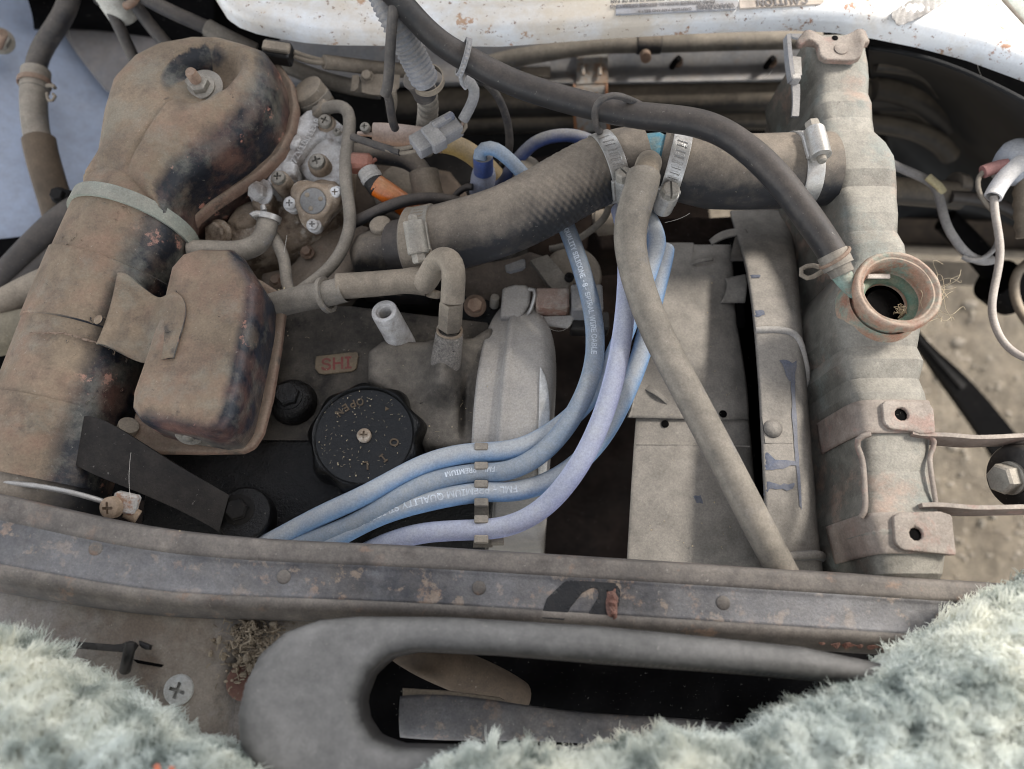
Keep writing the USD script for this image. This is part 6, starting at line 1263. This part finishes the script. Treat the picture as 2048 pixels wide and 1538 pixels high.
fl_ = Thing('fuel_pipe', 'dust crusted steel fuel pipe bending down beside the carburettor', 'pipe', P(690, 350, 30))
fl_.part('pipe', T([(634, 224, 26), (656, 216, 32), (678, 213, 36), (694, 222, 38), (699, 245, 38), (695, 290, 38), (691, 340, 38), (695, 390, 36), (700, 440, 34), (692, 480, 32), (670, 522, 30), (636, 556, 28), (604, 580, 26), (584, 598, 24)], 12.5, 16), hosegrey_m, True)
fl_.part('straw_end', cat_([T([(572 + rng.normal(0, 6), 588 + rng.normal(0, 8), 26), (580 + rng.normal(0, 8), 596 + rng.normal(0, 10), 28), (586 + rng.normal(0, 8), 604 + rng.normal(0, 10), 27)], 1.8, 5, cap=False) for _ in range(16)]), straw_m, True)
vh = Thing('carburettor_hose', 'dust coated hose from the carburettor nipple bending toward the duct', 'hose', P(520, 470, 20))
vh.part('hose', T([(378, 502, 30), (430, 502, 28), (475, 502, 26), (512, 490, 26), (530, 466, 27), (536, 438, 28)], 21, 22), hosegrey_m, True)
vh.part('clip_ring', ring_on(P(535, 436, 28), P(537, 425, 29) - P(532, 450, 27), 24 * mpp(535, 440, 28), .0034, .0009, 30), steel_m, 40)
vh.part('clip_ear', T([(520, 428, 34), (508, 428, 36), (503, 432, 36)], 6.5, 10), steel_m, True)
vh.part('clip_ear', T([(528, 422, 34), (526, 412, 34)], 6, 10), steel_m, True)
vs = Thing('small_drain_hose', 'thin dusty hose dropping from the carburettor to the manifold', 'hose', P(565, 540, 20))
vs.part('hose', T([(545, 470, 20), (556, 490, 22), (568, 520, 22), (572, 550, 22), (582, 590, 22)], 12, 14), hosegrey_m, True)
im = Thing('intake_manifold', 'dust brown intake manifold casting with a small screw', 'manifold', P(640, 520, -10))
im.part('casting', relief(plan([(520, 545), (575, 530), (615, 490), (660, 455), (700, 440), (740, 450), (720, 520), (690, 560), (640, 610), (530, 615)], 2, .002), lambda x, y, d: .004 + .006 * (meshkit.fbm(np.stack([x * 50, y * 50, 0 * x], -1), 4, 2) - .5), .006, .002, -.05), M('dust_brown_casting', (126, 116, 104), (146, 124, 100), up=.75, side=.3, blot=.5, bscale=40, bump=.5, spots=[((150, 98, 80), 50, .64, .04)]), True)
im.part('screw', hexhead(P(615, 505, 8), (0, -.2, 1), .0032, .004, .0045), rustbolt_m, 25)
im.part('screw', hexhead(P(553, 562, 8), (0, -.2, 1), .0032, .004, .0045), rustbolt_m, 25)
# grimy block under and around everything
eb = Thing('engine_block', 'grimy brown engine casting glimpsed between the hoses', 'engine block', P(900, 450, -60))
def blk(pts, z, h, seed, mat=grimy_m, amp=.012, r=.006, name='casting'):
    eb.part(name, relief(plan(pts, z, .002), lambda x, y, d: z * 1e-3 + amp * (meshkit.fbm(np.stack([x * 45, y * 45, 0 * x], -1), 4, seed) - .5), r, .0028, (z - h) * 1e-3), mat, True)
blk([(390, 300), (1000, 300), (1060, 400), (1010, 620), (400, 620)], -32, 90, 3, darkmetal_m)
blk([(680, 330), (800, 320), (900, 330), (960, 420), (900, 470), (700, 450)], -16, 60, 6, M('brown_grime', (74, 60, 48), (116, 96, 76), up=.6, side=.3, blot=.6, bscale=30, bump=.6))
blk([(880, 545), (960, 520), (1060, 500), (1130, 520), (1130, 590), (1000, 610), (900, 610)], -8, 50, 8, grimy_m, .01)
blk([(905, 590), (960, 575), (1000, 590), (1000, 650), (960, 660), (910, 640)], -6, 40, 9, blackoil_m, .01, name='oily_lug')
eb.part('stud_bolt', T([(988, 612, -2), (990, 594, 6)], 9, 12, rfun=lambda u, a: 1 + .08 * np.sin(u * 60)), bolt_m, True)
eb.part('lug_bolt', hexhead(P(950, 612, 0), (0, -.3, 1), .0052, .006, .007), rustbolt_m, 25)
fp = Thing('coolant_flange', 'dusty round flange with a screwed lever plate under the thick radiator hose', 'flange', P(1130, 545, -10))
fp.part('disc', lathe([(.0190, -.010), (.0190, -.001), (.0175, .001), (.0001, .0014)], P(1146, 548, -8), (.1, -.15, 1), 36), hosetan_m, 40)
fp.part('lever', plate(Z((1060, 520, 6), (1095, 508, 6), (1140, 560, 4), (1135, 590, 4), (1100, 575, 4), (1080, 545, 5)), .005), hosegrey_m, 30)
fp.part('arm', plate(Z((1010, 530, 8), (1050, 515, 8), (1052, 535, 8), (1014, 545, 8)), .003), conn_m, 30)
fp.part('screw', crossed(P(1138, 556, 6), (0, -.2, 1), .0030, .0035), darkmetal_m, 30)
# alternator side: brown lower fittings past the joint
lf2 = Thing('heater_fitting', 'beige threaded heater fitting in the dark below the joint', 'fitting', P(1210, 440, -10))
lf2.part('nut', hexhead(P(1186, 444, -12), (1, .1, .15), .0075, .016), hosetan_m, 25)
lf2.part('body', T([(1196, 446, -12), (1240, 442, -8), (1290, 440, -6)], 26, 22), hosetan_m, True)
lf2.part('cable', T([(1218, 410, 20), (1205, 440, 12), (1180, 462, 4), (1150, 482, -2), (1100, 498, -8)], 7, 10), hosegrey_m, True)
dk = Thing('fan_side_casting', 'dim brown casting in the gap between the engine and the fan shroud', 'casting', P(1300, 460, -60))
dk.part('casting', relief(plan([(1180, 440), (1320, 430), (1480, 430), (1470, 490), (1300, 492), (1200, 500)], -50, .002), lambda x, y, d: -.05 + .012 * (meshkit.fbm(np.stack([x * 50, y * 50, 0 * x], -1), 4, 5) - .5), .004, .003, -.09), tray_m, True)
if False: dk.part('lower_plate', relief(plan([(1130, 650), (1260, 640), (1280, 1050), (1190, 1060), (1150, 900)], -170, .002), lambda x, y, d: -.17 + .02 * (meshkit.fbm(np.stack([x * 40, y * 40, 0 * x], -1), 4, 6) - .5), .004, .004, -.19), tray_m, True)
# ------------------------------------------------------------------ inner fender at the left
fd = Thing('inner_fender', 'pale blue painted inner fender with a crease and a grey plate behind the duct', 'fender', P(80, 250, -60))
fgd = refine(px_grid([[(-260, -90, -10), (0, -60, -30), (140, 20, -60), (330, 30, -70)], [(-260, 150, -20), (0, 180, -42), (150, 180, -68), (330, 190, -74)], [(-260, 350, -40), (0, 380, -60), (150, 400, -80), (330, 420, -80)], [(-260, 640, -70), (0, 640, -84), (150, 620, -90), (330, 600, -90)]]), 50, 50)
fd.part('panel', sheet(fgd, .0015), fender_m, True)
fd.part('plate', sheet(refine(px_grid([[(120, 55, -54), (230, 60, -58), (430, 80, -60)], [(152, 105, -58), (250, 130, -60), (430, 140, -62)], [(212, 182, -66), (280, 200, -66), (430, 220, -66)]]), 20, 20), .0015), M('plain_grey_plate', (124, 124, 126), (140, 124, 108), up=.5, side=.2, blot=.4, bscale=20, grain=.15, bump=.15), True)
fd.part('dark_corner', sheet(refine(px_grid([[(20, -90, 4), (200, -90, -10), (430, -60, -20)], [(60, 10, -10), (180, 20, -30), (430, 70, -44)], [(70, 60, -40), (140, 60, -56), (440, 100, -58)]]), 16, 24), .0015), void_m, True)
fh = Thing('fender_hose', 'dusty hose with a spring clip running down the pale blue inner fender', 'hose', P(80, 200, -30))
fh.part('upper_hose', T([(140, -10, 6), (118, 44, -2), (92, 84, -10), (76, 118, -16), (70, 150, -20)], 20, 20), wireblack_m, True)
fh.part('joint', T([(72, 142, -18), (69, 180, -20)], 27, 22), hosegrey_m, True)
fh.part('lower_hose', T([(68, 176, -20), (68, 220, -22), (74, 270, -26), (82, 290, -27)], 25, 22), hosegrey_m, True)
fh.part('sleeve', T([(78, 280, -27), (92, 340, -34), (110, 400, -44), (120, 440, -50)], 31, 22), M('brown_dusty_sleeve', (78, 62, 46), (110, 90, 66), up=.6, side=.25, blot=.25, bump=.3), True)
fh.part('clip_ring', ring_on(P(69, 166, -19), P(69, 180, -20) - P(72, 142, -18), 28.5 * mpp(69, 166, -19), .0034, .0008, 30), rustbolt_m, 40)
fh.part('clip_ear', T([(94, 172, -12), (108, 172, -10), (110, 176, -10)], 4, 8), hosetan_m, True)
fh.part('clip_ear', T([(94, 186, -12), (104, 202, -10), (110, 196, -9), (106, 188, -10)], 3, 8), hosetan_m, True)
fn = Thing('fender_nut', 'pale hexagon nut on a rusty stud at the fender corner', 'nut', P(2, 80, -20))
fn.part('nut', hexhead(P(0, 82, -22), (.5, -.3, .8), .0075, .006, .010), bolt_m, 25)
fn.part('stud', T([(-4, 92, -18), (6, 66, -6)], 9, 12), rustbolt_m, True)
for i, (pts, r, lab) in enumerate((([(205, -20, 30), (232, 40, 14), (272, 126, -6)], 12, 'thin dark rod nearest the white reservoir, slanting to the duct horn'), ([(256, -10, 30), (296, 44, 14), (346, 104, 0)], 13, 'middle dark rod slanting to the duct horn'), ([(280, -12, 34), (340, 22, 26), (420, 58, 16), (452, 76, 12)], 14, 'long dark rod running toward the connector'))):
    t = Thing('steering_rod', lab, 'rod', P(*pts[0])); t.part('rod', T(pts, r, 14), wireblack_m, True)
    if i == 2: t.part('sleeve', T([(415, 56, 16), (460, 80, 11), (510, 104, 4)], 18, 16), hosegrey_m, True)
rv = Thing('reservoir', 'white rimmed round reservoir cut by the top edge', 'reservoir', P(220, 0, 30))
rv.part('bowl', lathe([(.0105, -.02), (.0118, -.008), (.0122, 0), (.0122, .006), (.011, .008)], P(222, -18, 28), (0, .1, 1), 36), M('cream_plastic', (190, 186, 172), up=.2, side=.2, bump=.1), True)
rv.part('band', ring_on(P(222, -14, 24), (0, .1, 1), .0123, .003, .0008, 36), blackp_m, 40)
rv.part('rusty_clip', T([(252, 12, 30), (266, 4, 34), (274, -8, 36)], 8, 10), rustbolt_m, True)
for pts, r, lab, mt in (([(330, 380, -30), (230, 396, -30), (150, 430, -34), (80, 490, -40), (10, 565, -46), (-60, 640, -52)], 34, 'thick black hose at the fender edge, uppermost of the bundle behind the duct', rubber2_m), ([(300, 420, -30), (210, 450, -34), (140, 500, -40), (60, 570, -46), (-40, 660, -50)], 30, 'black hose second in the bundle behind the duct', rubber2_m), ([(160, 540, -24), (100, 562, -26), (40, 590, -28), (-60, 650, -30)], 30, 'beige dusted hose passing under the duct', hosetan_m), ([(130, 640, -36), (70, 655, -34), (10, 668, -32), (-70, 680, -30)], 42, 'thick olive beige hose stub at the edge beside the duct', M('olive_dusted_hose', (104, 94, 72), (138, 124, 98), up=.7, side=.3, bump=.3))):
    t = Thing('heater_duct_hose', lab, 'hose', P(*pts[0])); t.part('hose', T(pts, r, 22), mt, True)
uk = Thing('fender_bracket', 'dark brown bracket tucked under the pale blue fender', 'bracket', P(120, 390, -40))
uk.part('plate', plate(Z((104, 384, -30), (130, 376, -30), (176, 392, -34), (190, 420, -38), (120, 440, -40)), .004), darkmetal_m, 30)
uk.part('bolt', hexhead(P(120, 392, -28), (0, -.2, 1), .005, .005, .006), darkmetal_m, 25)
uk2 = solo('under_duct_plate', sheet(refine(px_grid([[(-200, 500, -66), (340, 440, -66)], [(-200, 1000, -60), (340, 1000, -60)]]), 12, 12), .002), void_m, 'black plate below the hose bundle and the duct with shade in its colour', 'plate', smooth=True)  # black sheet; shade under the hoses is in its colour
# ------------------------------------------------------------------ right: plug, wires, bar on the soil
pg = Thing('wiring_plug', 'dust grey domed plug cap with a printed pale boot and a pink wire', 'plug', P(2030, 310, 30))
pg.part('dome', lathe([(.0115, -.012), (.0125, -.006), (.0124, 0), (.0110, .006), (.0080, .0098), (.004, .0116), (.0001, .012)], P(2034, 318, 26), (-.15, .25, 1), 32), M('grey_blue_cap', (140, 148, 162), (190, 184, 172), up=.65, side=.1, rough=.4, blot=.3, bump=.1), True)
pg.part('boot', T([(2042, 326, 34), (2018, 346, 32), (1998, 372, 28), (1986, 394, 26)], 17, 20, hollow=.75), M('pale_boot', (182, 182, 186), (198, 188, 172), up=.6, side=.2, rough=.4, bump=.1), True)
pg.part('pink_boot', T([(2016, 330, 32), (1994, 334, 30), (1966, 344, 28)], 13, 16), M('dull_pink', (150, 92, 88), (170, 120, 108), up=.5, side=.2, bump=.1), True)
pg.part('ribbed_body', T([(2060, 340, 22), (2056, 400, 14), (2062, 470, 4)], 26, 20, rfun=lambda u, a: 1 + .06 * np.sign(np.sin(u * 40))), hosetan_m, True)
pg.part('wire', T([(1966, 344, 28), (1956, 362, 26), (1960, 388, 24), (1984, 420, 20)], 5, 10), hosegrey_m, True)
pg.part('thin_wire', T([(1988, 392, 26), (1994, 450, 20), (2000, 500, 16), (1994, 550, 12), (1984, 610, 10), (1990, 650, 10), (2012, 690, 12), (2070, 722, 14)], 7.5, 12), M('beige_wire', (150, 140, 132), (170, 156, 140), up=.6, side=.2, bump=.15), True)
ww = Thing('sagging_wire', 'grey wire with a yellowed knot sagging past the radiator tank', 'wire', P(1880, 400, -10))
ww.part('wire', T([(1770, 320, 0), (1810, 340, -4), (1850, 358, -8), (1872, 378, -10), (1890, 440, -12), (1912, 482, -14), (1940, 512, -16), (1985, 520, -18)], 9, 12), conn_m, True)
ww.part('knot', T([(1856, 354, -4), (1868, 364, -4), (1880, 374, -6), (1886, 384, -8)], 8, 12), M('yellowed_knot', (196, 182, 130), (180, 160, 120), up=.4, side=.2, bump=.2), True)
ww.part('thin_end', T([(1925, 514, -16), (1955, 520, -14), (1985, 502, -12), (1996, 478, -10)], 5, 8), conn_m, True)
hp = Thing('fender_pipe', 'shadowed beige pipe with a grey hose end beyond the radiator tank', 'pipe', P(1880, 390, -40))
hp.part('pipe', T([(1770, 380, -40), (1850, 386, -44), (1920, 392, -48)], 27, 22), pipe_m, True)
hp.part('hose', T([(1900, 394, -40), (1960, 400, -42), (2020, 420, -44), (2080, 470, -50)], 13, 14), rubber2_m, True)
hp.part('end_disc', T([(1905, 374, -46), (1922, 378, -48)], 30, 22), rubber_m, True)
bd = Thing('dark_mount', 'black round mount beside the beige wire above the soil', 'mount', P(2010, 570, -120))
bd.part('mount', T([(1990, 560, -120), (2030, 590, -130)], 46, 24), void_m, True)
bd.part('arm', T([(1890, 440, -110), (1950, 500, -120), (2000, 560, -125)], 24, 16), void_m, True)
bd.part('rod', T([(2070, 520, -60), (2030, 560, -80), (2040, 620, -80), (2075, 660, -70)], 9, 12), hosetan_m, True)
bb = Thing('track_bar', 'long black bar lying across the soil beside the radiator', 'bar', P(1940, 780, -560))
gb = refine(px_grid([[(1800, 650, -250), (1822, 636, -250)], [(1850, 712, -320), (1874, 700, -320)], [(1908, 790, -400), (1944, 764, -400)], [(1960, 868, -460), (2015, 846, -460)], [(2010, 940, -500), (2070, 915, -500)]]), 30, 6)
bb.part('bar', sheet(gb, .012), void_m, 40)
bb.part('rib', sheet(refine(px_grid([[(1806, 642, -246), (1814, 638, -246)], [(1862, 706, -316), (1868, 702, -316)], [(1925, 778, -396), (1934, 770, -396)]]), 20, 3), .004), darkmetal_m, 40)
# ------------------------------------------------------------------ fine litter lying on the parts: pale flecks and bits of straw
lit = []
def litter(px0, px1, py0, py1, zf, n, smax, fib=.6):
    for k in range(n):
        px, py = rng.uniform(px0, px1), rng.uniform(py0, py1)
        z = zf(px, py)
        if z is None: continue
        o = P(px, py, z)
        if rng.random() < fib:
            a = rng.uniform(0, 6.28); L = rng.uniform(.0008, smax); dv = np.array([math.cos(a), math.sin(a), rng.normal(0, .12)])
            lit.append(tube(np.array([o - dv * L / 2, o + [rng.normal(0, .0002), rng.normal(0, .0002), .0002], o + dv * L / 2]), rng.uniform(.00004, .0001), 4, cap=False))
        else:
            s = rng.uniform(.0002, .0005); ic = trimesh.creation.icosphere(0, 1.0)
            lit.append(trimesh.Trimesh(ic.vertices * s * rng.uniform(.5, 1.5, 3) + o + [0, 0, s * .3], ic.faces, process=False))
def on_disc(x, y): return 22.9 if math.hypot((x - 725), (y - 868) * 1.04) < 94 else None
litter(620, 850, 760, 980, on_disc, 240, .0014)
litter(420, 730, 620, 1000, lambda x, y: 1.2 if not (560 < x < 850 and y > 740) and x > 560 + (y > 900) * 0 else None, 110, .003)
litter(745, 980, 700, 880, lambda x, y: 13.0 if x > 850 - (y < 740) * 90 else None, 90, .003)
litter(1290, 1480, 500, 1100, lambda x, y: iz(y) + 2.0, 46, .0022, .3)
litter(960, 1100, 650, 900, lambda x, y: 21, 18, .0022, .3)
litter(20, 1900, 1010, 1240, lambda x, y: RZ - 2.8 if abs(y - (1070 + .07 * x)) < 34 else None, 90, .003, .4)
solo('litter', cat_(lit), straw_m, 'tiny straw bits and pale flecks lying on the engine parts', 'litter', kind='stuff')
# cobweb threads
cw = []
for pts in ([(1330, 445, 60), (1362, 436, 62), (1380, 426, 64)], [(1290, 470, 70), (1298, 455, 70), (1292, 448, 72)], [(1095, 655, 30), (1120, 662, 20), (1140, 650, 10)], [(262, 905, 48), (258, 960, 44), (262, 1000, 42)], [(128, 10, 0), (134, 50, -10), (142, 78, -14)], [(1545, 140, 20), (1520, 160, 10), (1480, 150, 0)], [(568, 505, 30), (574, 470, 32)], [(1955, 130, 40), (1965, 155, 20), (1975, 165, 10)]):
    cw.append(T(pts, .4, 4, step=.002, cap=False))
solo('cobweb_threads', cat_(cw), fleck_m, 'fine pale cobweb threads strung between the hoses', 'cobweb', kind='stuff')
print('triangles', TRIS[0])
